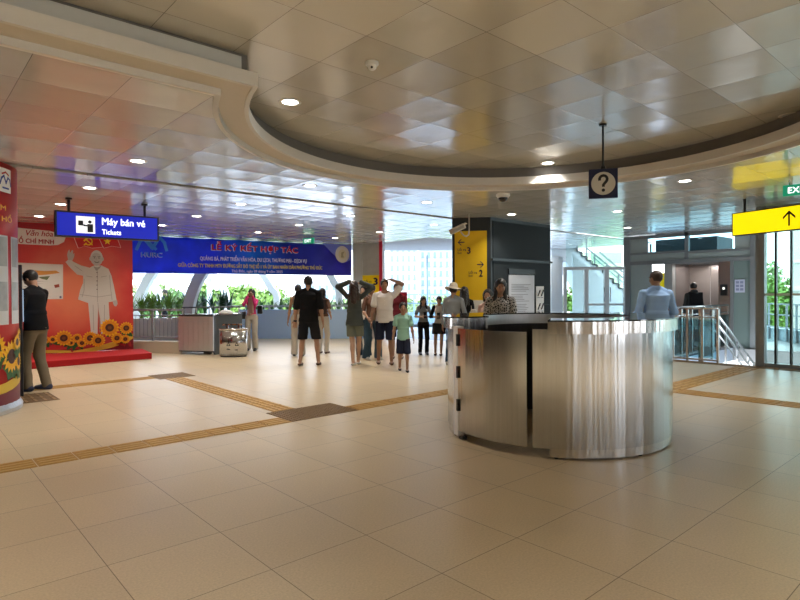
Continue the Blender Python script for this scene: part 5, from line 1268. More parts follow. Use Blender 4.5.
# ------------------------------------------------------------------ people
def rotx(a): return np.array([[1,0,0],[0,math.cos(a),-math.sin(a)],[0,math.sin(a),math.cos(a)]])
def rotz(a): return np.array([[math.cos(a),-math.sin(a),0],[math.sin(a),math.cos(a),0],[0,0,1]])
class Field:
    """a smooth solid grown from tapered limbs and rounded masses"""
    def __init__(s, lo, hi, vx):
        s.vx = vx; s.lo = np.array(lo, float); s.n = np.ceil((np.array(hi)-s.lo)/vx).astype(int)+1
        s.ax = [s.lo[i] + vx*np.arange(s.n[i]) for i in range(3)]
        s.D = np.full(s.n, .2, np.float32)
    def sl(s, lo, hi, pad):
        i0 = np.clip(np.floor((np.array(lo)-pad-s.lo)/s.vx).astype(int), 0, s.n-1); i1 = np.clip(np.ceil((np.array(hi)+pad-s.lo)/s.vx).astype(int)+1, 1, s.n)
        q = tuple(slice(a, b) for a, b in zip(i0, i1))
        return q, np.meshgrid(s.ax[0][q[0]], s.ax[1][q[1]], s.ax[2][q[2]], indexing='ij')
    def add(s, q, d, k):
        D = s.D[q]
        if k > 0:
            h = np.clip(.5+.5*(D-d)/k, 0, 1); s.D[q] = D*(1-h) + d*h - k*h*(1-h)
        else: s.D[q] = np.minimum(D, d)
    def cone(s, a, b, ra, rb, k=.02):
        a, b = np.array(a, float), np.array(b, float); r = max(ra, rb)
        q, P = s.sl(np.minimum(a, b)-r, np.maximum(a, b)+r, .05)
        ba = b-a; L2 = max(ba@ba, 1e-9); pa = [P[i]-a[i] for i in range(3)]
        h = np.clip((pa[0]*ba[0]+pa[1]*ba[1]+pa[2]*ba[2])/L2, 0, 1)
        d = np.sqrt(sum((pa[i]-ba[i]*h)**2 for i in range(3))) - (ra+(rb-ra)*h)
        s.add(q, d, k); return s
    def ell(s, c, r, k=.03, R=None, cut=False):
        c, r = np.array(c, float), np.array(r, float); m = max(r)
        q, P = s.sl(c-m, c+m, .06); p = [P[i]-c[i] for i in range(3)]
        if R is not None: p = [R[0,i]*p[0]+R[1,i]*p[1]+R[2,i]*p[2] for i in range(3)]
        k0 = np.sqrt(sum((p[i]/r[i])**2 for i in range(3))); k1 = np.sqrt(sum((p[i]/r[i]**2)**2 for i in range(3)))+1e-9
        d = k0*(k0-1)/k1
        if cut: s.D[q] = np.maximum(s.D[q], -d)
        else: s.add(q, d, k)
        return s
    def col(s, z0, z1, r0, r1, k=.03, y0=0, y1=0, T=None):
        P = np.meshgrid(*s.ax, indexing='ij'); X, Y, Z = P
        t = np.clip((Z-z0)/(z1-z0), 0, 1); rx = r0[0]+(r1[0]-r0[0])*t; ry = r0[1]+(r1[1]-r0[1])*t; yc = y0+(y1-y0)*t
        if T is not None: yc = yc + T*(Z-.95)*(Z > .95)
        q = np.sqrt((X/rx)**2+((Y-yc)/ry)**2); d = (q-1)*np.minimum(rx, ry); d = np.maximum(d, np.maximum(min(z0, z1)-Z, Z-max(z0, z1)))
        s.add(tuple(slice(None) for _ in range(3)), d.astype(np.float32), k); return s
    def plane(s, fn):
        P = np.meshgrid(*s.ax, indexing='ij'); s.D = np.maximum(s.D, fn(*P).astype(np.float32)); return s
    def wrinkle(s, amp, seed, f=22):
        P = np.meshgrid(*s.ax, indexing='ij'); r = np.random.RandomState(seed).uniform(0, 6, 4)
        s.D = s.D + (amp*(np.sin(P[0]*f+r[0]+3*np.sin(P[2]*f*.4+r[3]))*np.sin(P[2]*f*.8+P[1]*f*.6+r[1])+.5*np.sin(P[2]*f*1.7+P[0]*f+r[2]))).astype(np.float32); return s
    def mesh(s, name, m, parent, scale):
        g = openvdb.FloatGrid(.2); g.copyFromArray(np.clip(s.D, -.2, .2).astype(np.float32))
        pts, tri, quad = g.convertToPolygons(isovalue=0.0, adaptivity=0.0)
        pts = (pts*s.vx + s.lo)*scale
        me = bpy.data.meshes.new(name)
        if len(pts):
            quad = quad[:, ::-1]
            nq, nt2 = len(quad), len(tri)
            me.vertices.add(len(pts)); me.vertices.foreach_set('co', pts.astype(np.float32).ravel())
            me.loops.add(nq*4+nt2*3); me.polygons.add(nq+nt2)
            me.loops.foreach_set('vertex_index', np.concatenate([quad.ravel(), tri.ravel()]).astype(np.int32))
            me.polygons.foreach_set('loop_start', np.concatenate([np.arange(nq)*4, nq*4+np.arange(nt2)*3]).astype(np.int32))
            me.polygons.foreach_set('use_smooth', np.ones(nq+nt2, bool)); me.update(calc_edges=True); me.validate()
        me.materials.append(m); o = bpy.data.objects.new(name, me); C.objects.link(o); o.parent = parent
        return o
def ik(a, b, l1, l2, hint):
    a, b, hint = map(lambda v: np.array(v, float), (a, b, hint)); d = b-a; L = np.linalg.norm(d)
    if L > (l1+l2)*.999: b = a + d/L*(l1+l2)*.999; d = b-a; L = np.linalg.norm(d)
    u = d/L; x = (l1*l1-l2*l2+L*L)/(2*L); h_ = math.sqrt(max(l1*l1-x*x, 0)); n = hint - u*(hint@u); n /= np.linalg.norm(n)+1e-9
    return a+u*x+n*h_, b
def skin(t):
    c = {'light': (.52, .32, .22), 'mid': (.40, .225, .145), 'dark': (.27, .145, .09)}[t]
    return mat('skin ' + t, c, .55, noise=.04, nscale=8)
M_HAIR = mat('black hair', (.014, .011, .010), .45, bump=.4, bscale=90); M_HAIRB = mat('brown black hair', (.035, .02, .014), .45, bump=.4, bscale=90)
def cloth(name, c, r=.85): return mat(name, c, r, spec=.2, noise=.10, nscale=9, bump=.15, bscale=220)
HANG = dict(w=(.245, .02, .80))
def person(foot, top, face, label, D=None, sex='m', skin_t='mid', head=(0, 0), legs=((-.10, 0, 0), (.10, 0, 0)), arms=None, top_c=None, sleeve='short', hem=.90, bot='long', bot_c=None, shoes=None, hair='short', hair_c=None, hat=None, extra=None, child=False, lean=0.0, build=1.0, neck_open=False, bare_arms=False, knee_hem=.50, loose=1.0, dress=False):
    """foot: picture point where the feet stand (or D the distance); top: picture row of the crown; face: facing in the picture's own right / away sense"""
    g_ = at(foot[0], foot[1], z=0) if D is None else at(foot[0], 300, D=D)
    dist = g_.x*SY_ + g_.y*CY_; base = Vector((g_.x, g_.y, 0)); H_ = at(foot[0], top, D=dist).z
    S_ = H_/1.71
    fd = RT*face[0] + FW*face[1]; e = empty('person', base, math.atan2(fd.y, fd.x)-PI/2, label, 'person')
    sh = (.175 if sex == 'm' else .150)*build; hp = .085 if sex == 'm' else .088; Kk = 1.0
    hs = 1.22 if child else 1.0
    arms = arms or {}
    def T(p):   # lean of the upper body
        p = np.array(p, float); q = p - np.array([0, 0, .95])
        return rotx(-lean) @ q + np.array([0, 0, .95]) if p[2] > .95 else p
    sk = skin(skin_t); vx = .0085
    lo, hi = np.array([-.62, -.45, -.01]), np.array([.62, .62, 2.0])
    # ---- joints
    sho = {s: T((s*sh, 0, 1.385)) for s in (-1, 1)}
    A = {}
    for s in (-1, 1):
        a = arms.get(s, {}); w_ = np.array(a.get('w', (s*(sh+.075), .03, .80)), float); hint = np.array(a.get('hint', (s*.3, -1, -.1)), float)
        el_, w2 = ik(sho[s], w_, .285, .25, hint); hd = a.get('hd'); hd = (w2-el_)/np.linalg.norm(w2-el_) if hd is None else np.array(hd, float)/np.linalg.norm(hd)
        A[s] = (el_, w2, hd, a)
    Lg = {}
    for i, s in enumerate((-1, 1)):
        fx, fy, fz = legs[i]; an_ = np.array([fx, fy, .085+fz]); hip = np.array([s*hp, 0, .91])
        kn, an2 = ik(hip, an_, .425, .415, (fx*.3, 1, 0)); Lg[s] = (hip, kn, an2)
    allp = [v for s in A for v in (A[s][0], A[s][1] + A[s][2]*.22)] + [v for s in Lg for v in Lg[s]]
    lo = np.minimum(np.min(allp, 0)-.14, [-.30, -.26, 0]); lo[2] = -.01; hi = np.maximum(np.max(allp, 0)+.14, [.30, .26, 1.80]); hi[1] += .10
    # ---- body
    F = Field(lo, hi, vx); tw = .88 if bot != 'none' else 1
    bw = build
    if sex == 'm':
        F.ell(T((0, 0, 1.27)), (.138*bw, .090*bw, .15)).ell(T((0, .0, 1.08)), (.118*bw, .085*bw, .13)).ell((0, -.005, .94), (.135*bw, .095*bw, .10))
    else:
        F.ell(T((0, 0, 1.27)), (.118*bw, .080*bw, .14)).ell(T((0, .0, 1.10)), (.098*bw, .075*bw, .13)).ell((0, -.01, .94), (.140*bw, .098*bw, .10))
        for s in (-1, 1): F.ell(T((s*.06, .07, 1.29)), (.05, .045, .05))
    for s in (-1, 1): F.cone(T((s*.02, 0, 1.45)), T((s*(sh-.015), 0, 1.385)), .040, .040, .04)
    F.cone(T((0, -.005, 1.40)), T((0, .0, 1.53)), .056 if sex == 'm' else .047, .048 if sex == 'm' else .042, .03)
    for s in (-1, 1):
        el_, w_, hd, a = A[s]; k_ = 1 if sex == 'm' else .86
        F.cone(sho[s], el_, .047*k_*bw, .036*k_, .03).cone(el_, w_, .038*k_, .025*k_, .015)
        mid = el_*.72 + w_*.28; F.ell(mid, (.040*k_,)*3, .03)
        hip, kn, an2 = Lg[s]
        F.cone(hip, kn, .078*bw, .050, .03).cone(kn, an2, .048, .034, .02); cm = kn*.68+an2*.32; F.ell(cm + np.array([0, -.010, 0]), (.043, .044, .10), .03)
        F.cone(an2 + np.array([0, -.03, -.045]), an2 + np.array([0, .15, -.058]), .030, .026, .02)
        # hand: palm, four unequal bent fingers and a thumb that leaves the palm's side
        side = np.array(a.get('palm', (-s, 0, 0)), float); side -= hd*(side@hd); side /= np.linalg.norm(side)+1e-9
        lat = np.cross(hd, side)
        if lat @ np.array([0, 1, .001]) < 0: lat = -lat
        pc = w_ + hd*.045; Rm = np.stack([hd, lat, side], 1)
        F.ell(pc, (.052, .040, .017), .015, Rm)
        curl = a.get('curl', .35)
        for j, (off, ln) in enumerate(((.030, .066), (.010, .075), (-.010, .070), (-.029, .055))):
            b0 = w_ + hd*.082 + lat*off*1.05; d1 = hd*math.cos(curl*.5)+side*math.sin(curl*.5)+lat*off*2; d2 = hd*math.cos(curl*1.8)+side*math.sin(curl*1.8)+lat*off*1
            m1 = b0 + d1*ln*.5; F.cone(b0, m1, .0098, .0092, .004).cone(m1, m1 + d2*ln*.55, .0092, .0075, .002)
        t0 = w_ + hd*.022 + lat*.030; t1 = t0 + (hd*.6+lat*.75+side*.25)*.036; t2 = t1 + (hd*.95+lat*.15+side*.3)*.032
        F.cone(t0, t1, .0125, .0105, .008).cone(t1, t2, .0105, .0085, .002)
    # head, turned and tilted on the neck
    nb = T((0, .0, 1.50)); Rh = rotx(-lean) @ rotz(-head[0]) @ rotx(-head[1])
    def Hd(p): return nb + Rh @ ((np.array(p, float) - np.array([0, 0, 1.50]))*hs)
    def E_(p, r, k=.015, cut=False): F.ell(Hd(p), np.array(r)*hs, k, Rh, cut)
    E_((0, -.008, 1.618), (.074, .092, .092)); E_((0, .018, 1.565), (.056, .066, .062), .03); E_((0, .050, 1.532), (.030, .028, .022), .02)
    for s in (-1, 1):
        E_((s*.030, .089, 1.607), (.017, .014, .011), 0, True); E_((s*.029, .082, 1.622), (.024, .012, .007), .008)
        E_((s*.076, -.004, 1.590), (.010, .020, .030), .006); E_((s*.036, .062, 1.572), (.022, .020, .022), .015)
    F.cone(Hd((0, .084, 1.608)), Hd((0, .100, 1.580)), .008, .013, .008)
    E_((0, .078, 1.551), (.024, .012, .009), .006); E_((0, .093, 1.551), (.024, .010, .0018), 0, True)
    F.mesh('body', sk, e, S_)
    b = MB()
    for s in (-1, 1): p = Hd((s*.030, .077, 1.606))*S_; b.ball(p, .0095*S_*hs, mat('eye white', (.45, .42, .39), .3), 10, 8)
    for s in (-1, 1): p = Hd((s*.030, .0845, 1.606))*S_; b.ball(p, .0058*S_*hs, M_BLACK, 8, 6)
    for s in (-1, 1): b.bar(Hd((s*.014, .088, 1.626))*S_, Hd((s*.046, .078, 1.628))*S_, .005*S_, .005*S_, M_HAIR)
    b.bar(Hd((-.02, .090, 1.551))*S_, Hd((.02, .090, 1.551))*S_, .004*S_, .004*S_, mat('lips', (.33, .12, .10), .5))
    b.build('face_details', None, e)
    # ---- hair
    if hair:
        Hf = Field(np.array(lo)+[0, 0, 1.0], hi, .0075)
        def HE(p, r, k=.02, cut=False): Hf.ell(Hd(p), np.array(r)*hs, k, Rh, cut)
        HE((0, -.014, 1.628), (.087, .103, .098) if hair != 'crop' else (.080, .097, .094))
        HE((0, .105, 1.582), (.066, .082, .092), 0, True)
        for s in (-1, 1):
            if hair in ('short', 'crop'): HE((s*.098, .012, 1.560), (.034, .055, .052), 0, True)
        if hair in ('short', 'crop'): HE((0, -.02, 1.475), (.10, .15, .075), 0, True)
        if hair == 'bob':
            for s in (-1, 1): Hf.cone(Hd((s*.068, -.03, 1.62)), Hd((s*.070, -.02, 1.505)), .036*hs, .030*hs, .03)
            Hf.cone(Hd((-.05, -.07, 1.58)), Hd((.05, -.07, 1.50)), .04, .045, .03); Hf.cone(Hd((.05, -.07, 1.58)), Hd((-.05, -.07, 1.50)), .04, .045, .03)
        if hair in ('long', 'longfront'):
            Hf.cone(Hd((0, -.07, 1.60)), T((0, -.115, 1.30)), .075*hs, .062, .04)
            for s in (-1, 1): Hf.cone(Hd((s*.062, -.03, 1.60)), T((s*.085, -.06 if hair == 'long' else .05, 1.33)), .034, .030, .03)
            Hf.wrinkle(.004, 5, 60)
        if hair == 'tail':
            Hf.ell(Hd((0, -.11, 1.62)), (.035, .04, .04), .02); Hf.cone(Hd((0, -.13, 1.61)), T((.01, -.13, 1.38)), .034, .020, .02)
        if hair == 'bun': Hf.ell(Hd((0, -.10, 1.66)), (.045, .045, .042), .015)
        Hf.wrinkle(.0015, 3, 90)
        Hf.mesh('hair', hair_c or M_HAIR, e, S_)
    # ---- top
    if top_c is not None:
        G_ = Field(lo, hi, .0095); o_ = .016
        hem_z = hem
        ln_ = math.tan(lean)
        if sex == 'm':
            G_.col(1.10, 1.36, (.146*bw, .108*bw), (.160*bw, .106*bw), .02, T=ln_).col(hem_z-.05, 1.12, (.180*bw, .126*bw), (.146*bw, .108*bw), .03, T=ln_)
            G_.ell(T((0, .0, 1.33)), (.160*bw, .106*bw, .12), .03)
        else:
            wz = 1.10; G_.col(wz, 1.34, (.116*bw*loose, .088*bw*loose), (.130*bw, .094*bw), .02, T=ln_); G_.ell(T((0, .0, 1.32)), (.132*bw, .094*bw, .12), .03)
            if hem_z < wz - .03 and not dress: G_.col(hem_z-.05, wz+.01, (.172*bw*min(loose, 1.15), .124*bw*min(loose, 1.15)), (.116*bw*loose, .088*bw*loose), .04, T=ln_)
            if dress: G_.col(hem_z-.05, wz+.01, (.24*loose, .20*loose), (.118*bw*loose, .090*bw*loose), .05)
            for s in (-1, 1): G_.ell(T((s*.06, .070, 1.28)), (.056, .048, .056), .04)
        for s in (-1, 1): G_.cone(T((s*.03, -.008, 1.455)), T((s*(sh-.015), -.004, 1.392)), .050, .046 if sex == 'm' else .040, .03)
        if sleeve != 'none':
            for s in (-1, 1):
                el_, w_, hd, a = A[s]; r0 = .056*min(bw, 1.1) if sex == 'm' else .050*bw; lz = loose if loose > 1 else 1
                if sleeve == 'short': m_ = sho[s]*.35 + el_*.65; G_.cone(sho[s], m_, r0, r0*1.0*lz, .02)
                elif sleeve == 'elbow': G_.cone(sho[s], el_*.9+sho[s]*.1, r0, r0*1.0*lz, .02)
                else: G_.cone(sho[s], el_, r0*.92, .046*lz, .02).cone(el_, w_*.98+el_*.02, .048*lz, .038*lz, .02)
        G_.wrinkle(.0028, int(foot[0]), 24)
        nk = T((0, .012, 1.475))
        G_.ell(nk + np.array([0, .01, 0]), (.055, .06, .035) if not neck_open else (.075, .07, .06), 0, None, True)
        G_.plane(lambda x, y, z: hem_z - z)
        G_.mesh('dress' if dress else ('jacket' if sleeve == 'long' else 'shirt'), top_c, e, S_)
    # ---- trousers, shorts or skirt
    if bot_c is not None:
        B = Field(lo, hi, .0095); B.col(.86, 1.03, (.150*bw, .108*bw), (.132*bw, .098*bw), .03).ell((0, -.01, .90), (.146*bw, .106*bw, .10), .03)
        for s in (-1, 1):
            hip, kn, an2 = Lg[s]
            if bot == 'long': B.cone(hip, kn, .086*bw, .067*loose, .03).cone(kn, an2 + np.array([0, -.005, -.01]), .066*loose, .056*loose, .02)
            elif bot == 'wide': B.cone(hip, kn, .088*bw, .082*loose, .03).cone(kn, an2 + np.array([0, -.005, -.03]), .082*loose, .092*loose, .02)
            elif bot == 'shorts': B.cone(hip, kn, .088*bw, .084*loose, .03)
            elif bot == 'skirt': B.cone(hip, kn, .11, .12, .06)
        B.wrinkle(.0028, int(foot[0])+3, 20)
        if bot in ('shorts', 'skirt'): B.plane(lambda x, y, z: knee_hem - z)
        else: B.plane(lambda x, y, z: .035 - z)
        B.plane(lambda x, y, z: z - (1.035 if hem >= 1.0 else min(1.035, hem + .035)))
        B.mesh({'long': 'trousers', 'wide': 'trousers', 'shorts': 'shorts', 'skirt': 'skirt'}[bot], bot_c, e, S_)
    # ---- shoes
    if shoes is not None:
        for s in (-1, 1):
            an2 = Lg[s][2]; dz = an2[2]-.085; sb = Field(an2 - [.10, .16, .12], an2 + [.10, .28, .05], .0085)
            sb.cone(an2 + [0, -.045, -.043], an2 + [0, .06, -.050], .042, .042, .02).cone(an2 + [0, .06, -.050], an2 + [0, .155, -.060], .044, .034, .02)
            if shoes[1] == 'shoe': sb.cone(an2 + [0, -.02, -.03], an2 + [0, -.01, .0], .043, .040, .02); cutz = .01
            else: cutz = -.040
            sb.plane(lambda x, y, z, c=an2[2]: np.maximum(c-.084 - z, z - (c + cutz)))
            sb.mesh('shoe' if shoes[1] == 'shoe' else 'sandal', shoes[0], e, S_)
    if hat is not None:
        b = MB(); c = Hd((0, -.01, 1.66))*S_; r = S_*hs
        pr = [(.001, .105), (.055, .102), (.078, .08), (.094, .02), (.098, 0), (.15, -.018), (.185, -.035), (.183, -.042), (.14, -.028), (.09, -.012), (.075, .06), (.05, .09), (.001, .095)]
        b.sweep([(x*r, z*r) for x, z in pr], 0, 2*PI, 36, closed=True); 
        for f in b.bm.faces: f.smooth = True
        ho = b.build('hat', hat, e); ho.location = Vector(c); ho.rotation_euler = (-.18, .05, 0)
        for v in ho.data.vertices: a_ = math.atan2(v.co.y, v.co.x); rr = math.hypot(v.co.x, v.co.y); v.co.z += .02*S_*math.sin(2*a_+.6)*max(0, rr/S_-.1)/.08
    if extra: extra(e, S_, A, Hd, T, Lg)
    return e
def pbag(e, c, r, m, name='bag', strap=None, sr=.008):
    F = Field(np.array(c)-np.array(r)-.05, np.array(c)+np.array(r)+.05, .0085); F.ell(c, r, 0); F.D = F.D; 
    # squared-off pouch
    P = np.meshgrid(*F.ax, indexing='ij'); q = [np.abs(P[i]-c[i]) - (r[i]-.02) for i in range(3)]
    F.D = (np.sqrt(sum(np.maximum(v, 0)**2 for v in q)) + np.minimum(np.maximum(np.maximum(q[0], q[1]), q[2]), 0) - .02).astype(np.float32)
    o = F.mesh(name, m, e, 1.0)
    if strap: b = MB(); b.tube(strap, sr, n=6); b.build('strap', m, o)
    return o
def gadget(e, p, d, sz, m, name): b = MB(); p = Vector(p); d = Vector(d).normalized(); b.bar(p - d*sz[2]/2, p + d*sz[2]/2, sz[0], sz[1]); return b.build(name, m, e)

K_BLK = cloth('black cotton', (.006, .006, .007)); K_BLK2 = cloth('black shorts cloth', (.013, .013, .016)); K_KHA = cloth('khaki cotton', (.19, .155, .105)); K_NAVY = cloth('navy cotton', (.014, .018, .038))
K_WHT = cloth('white cotton', (.62, .58, .55)); K_CRM = cloth('cream trousers', (.52, .48, .42)); K_PINK = cloth('pink jacket cloth', srgb(205, 60, 120)); K_GRN = cloth('dark sage shirt', (.065, .075, .07)); K_GSH = cloth('grey green shorts', (.16, .175, .14))
K_BRN = cloth('brown knit', (.15, .075, .05)); K_JN = cloth('blue denim', (.045, .085, .125)); K_JN2 = cloth('dark denim', (.025, .05, .085)); K_MINT = cloth('mint cotton', srgb(140, 182, 165)); K_GRY = cloth('grey cotton', (.20, .215, .22)); K_GRY2 = cloth('grey linen', (.20, .215, .225))
K_SKY = cloth('light blue uniform', srgb(140, 172, 214)); K_HOOD = cloth('dark grey hoodie', (.055, .062, .065)); K_BEI = cloth('beige knit', (.38, .28, .19)); K_SC = cloth('pale scarf', (.42, .30, .28))
SH_W = mat('white trainers', (.62, .62, .60), .5); SH_B = mat('black shoes', (.015, .015, .016), .4); SH_N = mat('navy trainers', (.02, .03, .08), .5); SH_T = mat('brown sandals', (.10, .055, .035), .6); SH_C = mat('cream shoes', (.5, .45, .36), .6)
M_PHONE = mat('black phone', (.01, .01, .012), .15)

person((37, 390.5), 270, (-1, .10), 'person in black polo and khaki trousers bent over the ticket machine', head=(0, .42), lean=.06, top_c=K_BLK, hem=.86, bot_c=K_KHA, shoes=(SH_N, 'shoe'), legs=((-.10, .06, 0), (.10, -.07, 0)), arms={-1: dict(w=(-.15, .33, 1.08), hint=(-.3, -.4, -1)), 1: dict(w=(.17, .36, 1.10), hint=(.3, -.4, -1))}, loose=1.1, build=1.08,
    extra=lambda e, S, A, Hd, T, L: (MB(),))
def x_pink(e, S, A, Hd, T, L):
    gadget(e, Hd((0, .13, 1.60))*S, (1, 0, 0), (.05, .07, .11), M_PHONE, 'camera')
    F = Field((-.12, -.02, .98), (.12, .22, 1.5), .0085); F.cone((-.03, .10, 1.42), (-.04, .12, 1.08), .045, .05).cone((.03, .10, 1.42), (.035, .12, 1.02), .045, .055).wrinkle(.004, 4, 30); F.mesh('scarf', K_SC, e, S)
    pbag(e, np.array((.24, -.02, .98))*S, (.07, .05, .09), M_BLACK, 'handbag', [Vector(T((-.10, .09, 1.42)))*S, Vector((.10, .12, 1.15))*S, Vector((.22, .03, 1.04))*S])
    pbag(e, np.array((-.22, -.06, 1.13))*S, (.06, .06, .10), M_BLACK, 'shoulder_bag')
person((252, 350.5), 289, (.05, -1), 'person in a pink jacket and pale trousers taking a photo beside the bin', sex='f', skin_t='light', hair='bob', top_c=K_PINK, sleeve='long', hem=.98, bot='wide', bot_c=K_CRM, loose=.9, shoes=(SH_B, 'shoe'), legs=((-.10, .03, 0), (.11, 0, 0)), arms={-1: dict(w=(-.075, .17, 1.50), hint=(-.45, -.1, -1), hd=(.2, .1, 1), palm=(1, 0, 0), curl=.9), 1: dict(w=(.075, .17, 1.50), hint=(.45, -.1, -1), hd=(-.2, .1, 1), palm=(-1, 0, 0), curl=.9)}, extra=x_pink)
def x_watch(e, S, A, Hd, T, L):
    el, w, hd, a = A[-1]; b = MB(); b.tube([Vector((w-hd*.02)*S), Vector((w+hd*.015)*S)], .034*S, n=14); b.build('wrist_watch', M_BLACK, e)
person((309, 365.3), 276.5, (.02, 1), 'person seen from behind in black t-shirt and black knee shorts', top_c=K_BLK, sleeve='elbow', hem=.84, bot='shorts', bot_c=K_BLK2, knee_hem=.50, loose=1.12, shoes=(SH_T, 'sandal'), build=1.12, legs=((-.16, -.06, 0), (.18, .02, 0)), hair='short', arms={-1: dict(w=(-.27, .02, .82), palm=(0, 1, 0)), 1: dict(w=(.28, -.03, .84))}, extra=x_watch)
def x_tote(e, S, A, Hd, T, L): pbag(e, np.array((.30, .0, .52))*S, (.05, .14, .16), K_CRM, 'tote_bag', [Vector((.28, -.05, .68))*S, Vector((.25, 0, .80))*S, Vector((.28, .05, .68))*S])
person((298.5, 356), 285, (-.15, 1), 'person in a sleeveless beige top and long pale trousers left of the one in black', sex='f', skin_t='mid', hair='bun', top_c=K_BEI, sleeve='none', hem=.98, bot='wide', bot_c=K_CRM, loose=.9, shoes=(SH_B, 'shoe'), legs=((-.1, .05, 0), (.09, -.06, 0)), arms={-1: dict(w=(-.25, .08, .82))})
def x_back(e, S, A, Hd, T, L): pbag(e, np.array((0, -.17, 1.24))*S, (.12, .07, .17), cloth('dark brown bag', (.05, .03, .025)), 'backpack', [Vector((-.09, -.10, 1.38))*S, Vector((-.10, .06, 1.43))*S, Vector((-.11, .10, 1.28))*S, Vector((-.10, -.08, 1.1))*S])
person((323, 353.5), 288.5, (.25, 1), 'person in a dark brown top with a small backpack and white trousers', sex='f', hair='bob', top_c=K_BRN, sleeve='short', hem=.98, bot='long', bot_c=K_CRM, loose=1.05, shoes=(SH_T, 'sandal'), arms={1: dict(w=(.18, .12, .98))}, extra=x_back)
person((355, 364.8), 281, (.10, 1), 'person with long hair in a loose sage shirt and shorts, both hands on the head', sex='f', skin_t='light', hair='long', hair_c=M_HAIRB, top_c=K_GRN, sleeve='long', hem=.80, loose=1.25, bot='shorts', bot_c=K_GSH, knee_hem=.58, shoes=(SH_W, 'sandal'), legs=((-.02, -.10, 0), (.05, .10, 0)), head=(.15, -.1), arms={-1: dict(w=(-.11, .04, 1.70), hint=(-1, .1, .7), hd=(1, .1, -.2), palm=(0, 0, -1)), 1: dict(w=(.13, .04, 1.68), hint=(1, .1, .7), hd=(-1, .1, -.2), palm=(0, 0, -1))})
person((364, 356.5), 286, (-.3, -1), 'person in a white t-shirt and dark jeans with a hand at the face', sex='f', skin_t='light', hair='bob', top_c=K_WHT, sleeve='short', hem=.90, bot='wide', bot_c=K_JN2, loose=.95, shoes=(SH_W, 'shoe'), legs=((-.12, .04, 0), (.12, -.02, 0)), arms={1: dict(w=(.10, .13, 1.46), hint=(1, -.2, -1), palm=(0, -1, 0))})
def x_pouch(e, S, A, Hd, T, L): pbag(e, np.array((.06, .15, .98))*S, (.06, .035, .075), cloth('tan pouch', (.20, .15, .09)), 'pouch', [Vector((-.10, .05, 1.42))*S, Vector((.0, .13, 1.15))*S, Vector((.05, .16, 1.04))*S])
person((372, 359.5), 284.5, (.55, -.85), 'person in a brown top and wide blue jeans looking to the right', sex='f', hair='tail', head=(.75, 0), top_c=K_BRN, sleeve='elbow', hem=.98, bot='wide', bot_c=K_JN, loose=1.0, shoes=(SH_W, 'shoe'), legs=((-.13, .06, 0), (.12, -.06, 0)), arms={-1: dict(w=(-.24, .05, .82)), 1: dict(w=(.20, .18, .95))}, extra=x_pouch)
person((397.5, 358.5), 283.5, (-.1, -1), 'person with dark hair mostly hidden behind the one in the white shirt', sex='f', hair='short', top_c=cloth('wine red cotton', (.16, .02, .03)), hem=.9, bot='shorts', bot_c=K_NAVY, knee_hem=.5, shoes=(SH_T, 'sandal'))
def x_shirt(e, S, A, Hd, T, L):
    b = MB()
    for i in range(6): b.ball(Vector((0, .128, 1.36-.075*i))*S, .006, M_WHITE, 6, 5)
    b.build('button', None, e)
person((385, 364), 279.5, (.05, -1), 'person in an open collared white shirt and navy shorts with one hand on the head', skin_t='dark', hair='short', top_c=K_WHT, hem=.84, neck_open=True, bot='shorts', bot_c=K_NAVY, knee_hem=.50, loose=1.12, build=1.08, shoes=(SH_T, 'sandal'), legs=((-.13, .08, 0), (.13, -.10, 0)), head=(0, -.02), arms={1: dict(w=(.27, .08, .84)), -1: dict(w=(-.13, .03, 1.71), hint=(-1, .1, .55), hd=(1, 0, -.05), palm=(0, 0, -1))}, extra=x_shirt)
person((403.5, 371.3), 304.5, (.05, -1), 'child in a mint t-shirt and navy shorts walking forward', skin_t='mid', child=True, hair='short', top_c=K_MINT, sleeve='short', hem=.80, bot='shorts', bot_c=K_NAVY, knee_hem=.46, loose=1.15, shoes=(SH_B, 'sandal'), legs=((-.09, .10, 0), (.09, -.12, .02)), arms={-1: dict(w=(-.26, .10, .82)), 1: dict(w=(.27, .02, .82))})
def x_ph(e, S, A, Hd, T, L): p = (A[-1][1]+A[1][1])/2; gadget(e, (p + np.array([0, .06, .05]))*S, (0, -.35, 1), (.07, .012, .14), M_PHONE, 'phone')
person((423.5, 354.5), 296.5, (.15, -1), 'person in a grey t-shirt and black trousers looking down at a phone', sex='f', skin_t='light', hair='longfront', top_c=K_GRY, hem=.96, bot='long', bot_c=K_BLK, loose=1.0, shoes=(SH_B, 'shoe'), head=(0, .35), arms={-1: dict(w=(-.07, .24, 1.12), hint=(-1, -.4, -1), palm=(1, 0, 0), curl=.8), 1: dict(w=(.07, .24, 1.12), hint=(1, -.4, -1), palm=(-1, 0, 0), curl=.8)}, extra=x_ph)
def x_rag(e, S, A, Hd, T, L): 
    p = (A[-1][1]+A[1][1])/2; gadget(e, (p + np.array([0, .06, .04]))*S, (0, -.35, 1), (.07, .012, .14), M_PHONE, 'phone')
def sleeves(e, S, A, m):
    for s in (-1, 1):
        el, w, hd, a = A[s]; sh0 = np.array([s*.150, 0, 1.40]); F = Field(np.minimum(np.minimum(sh0, el), w)-.1, np.maximum(np.maximum(sh0, el), w)+.1, .009); F.cone(sh0, el, .057, .050).cone(el, el*.6+w*.4, .048, .042); F.mesh('sleeve', m, e, S)
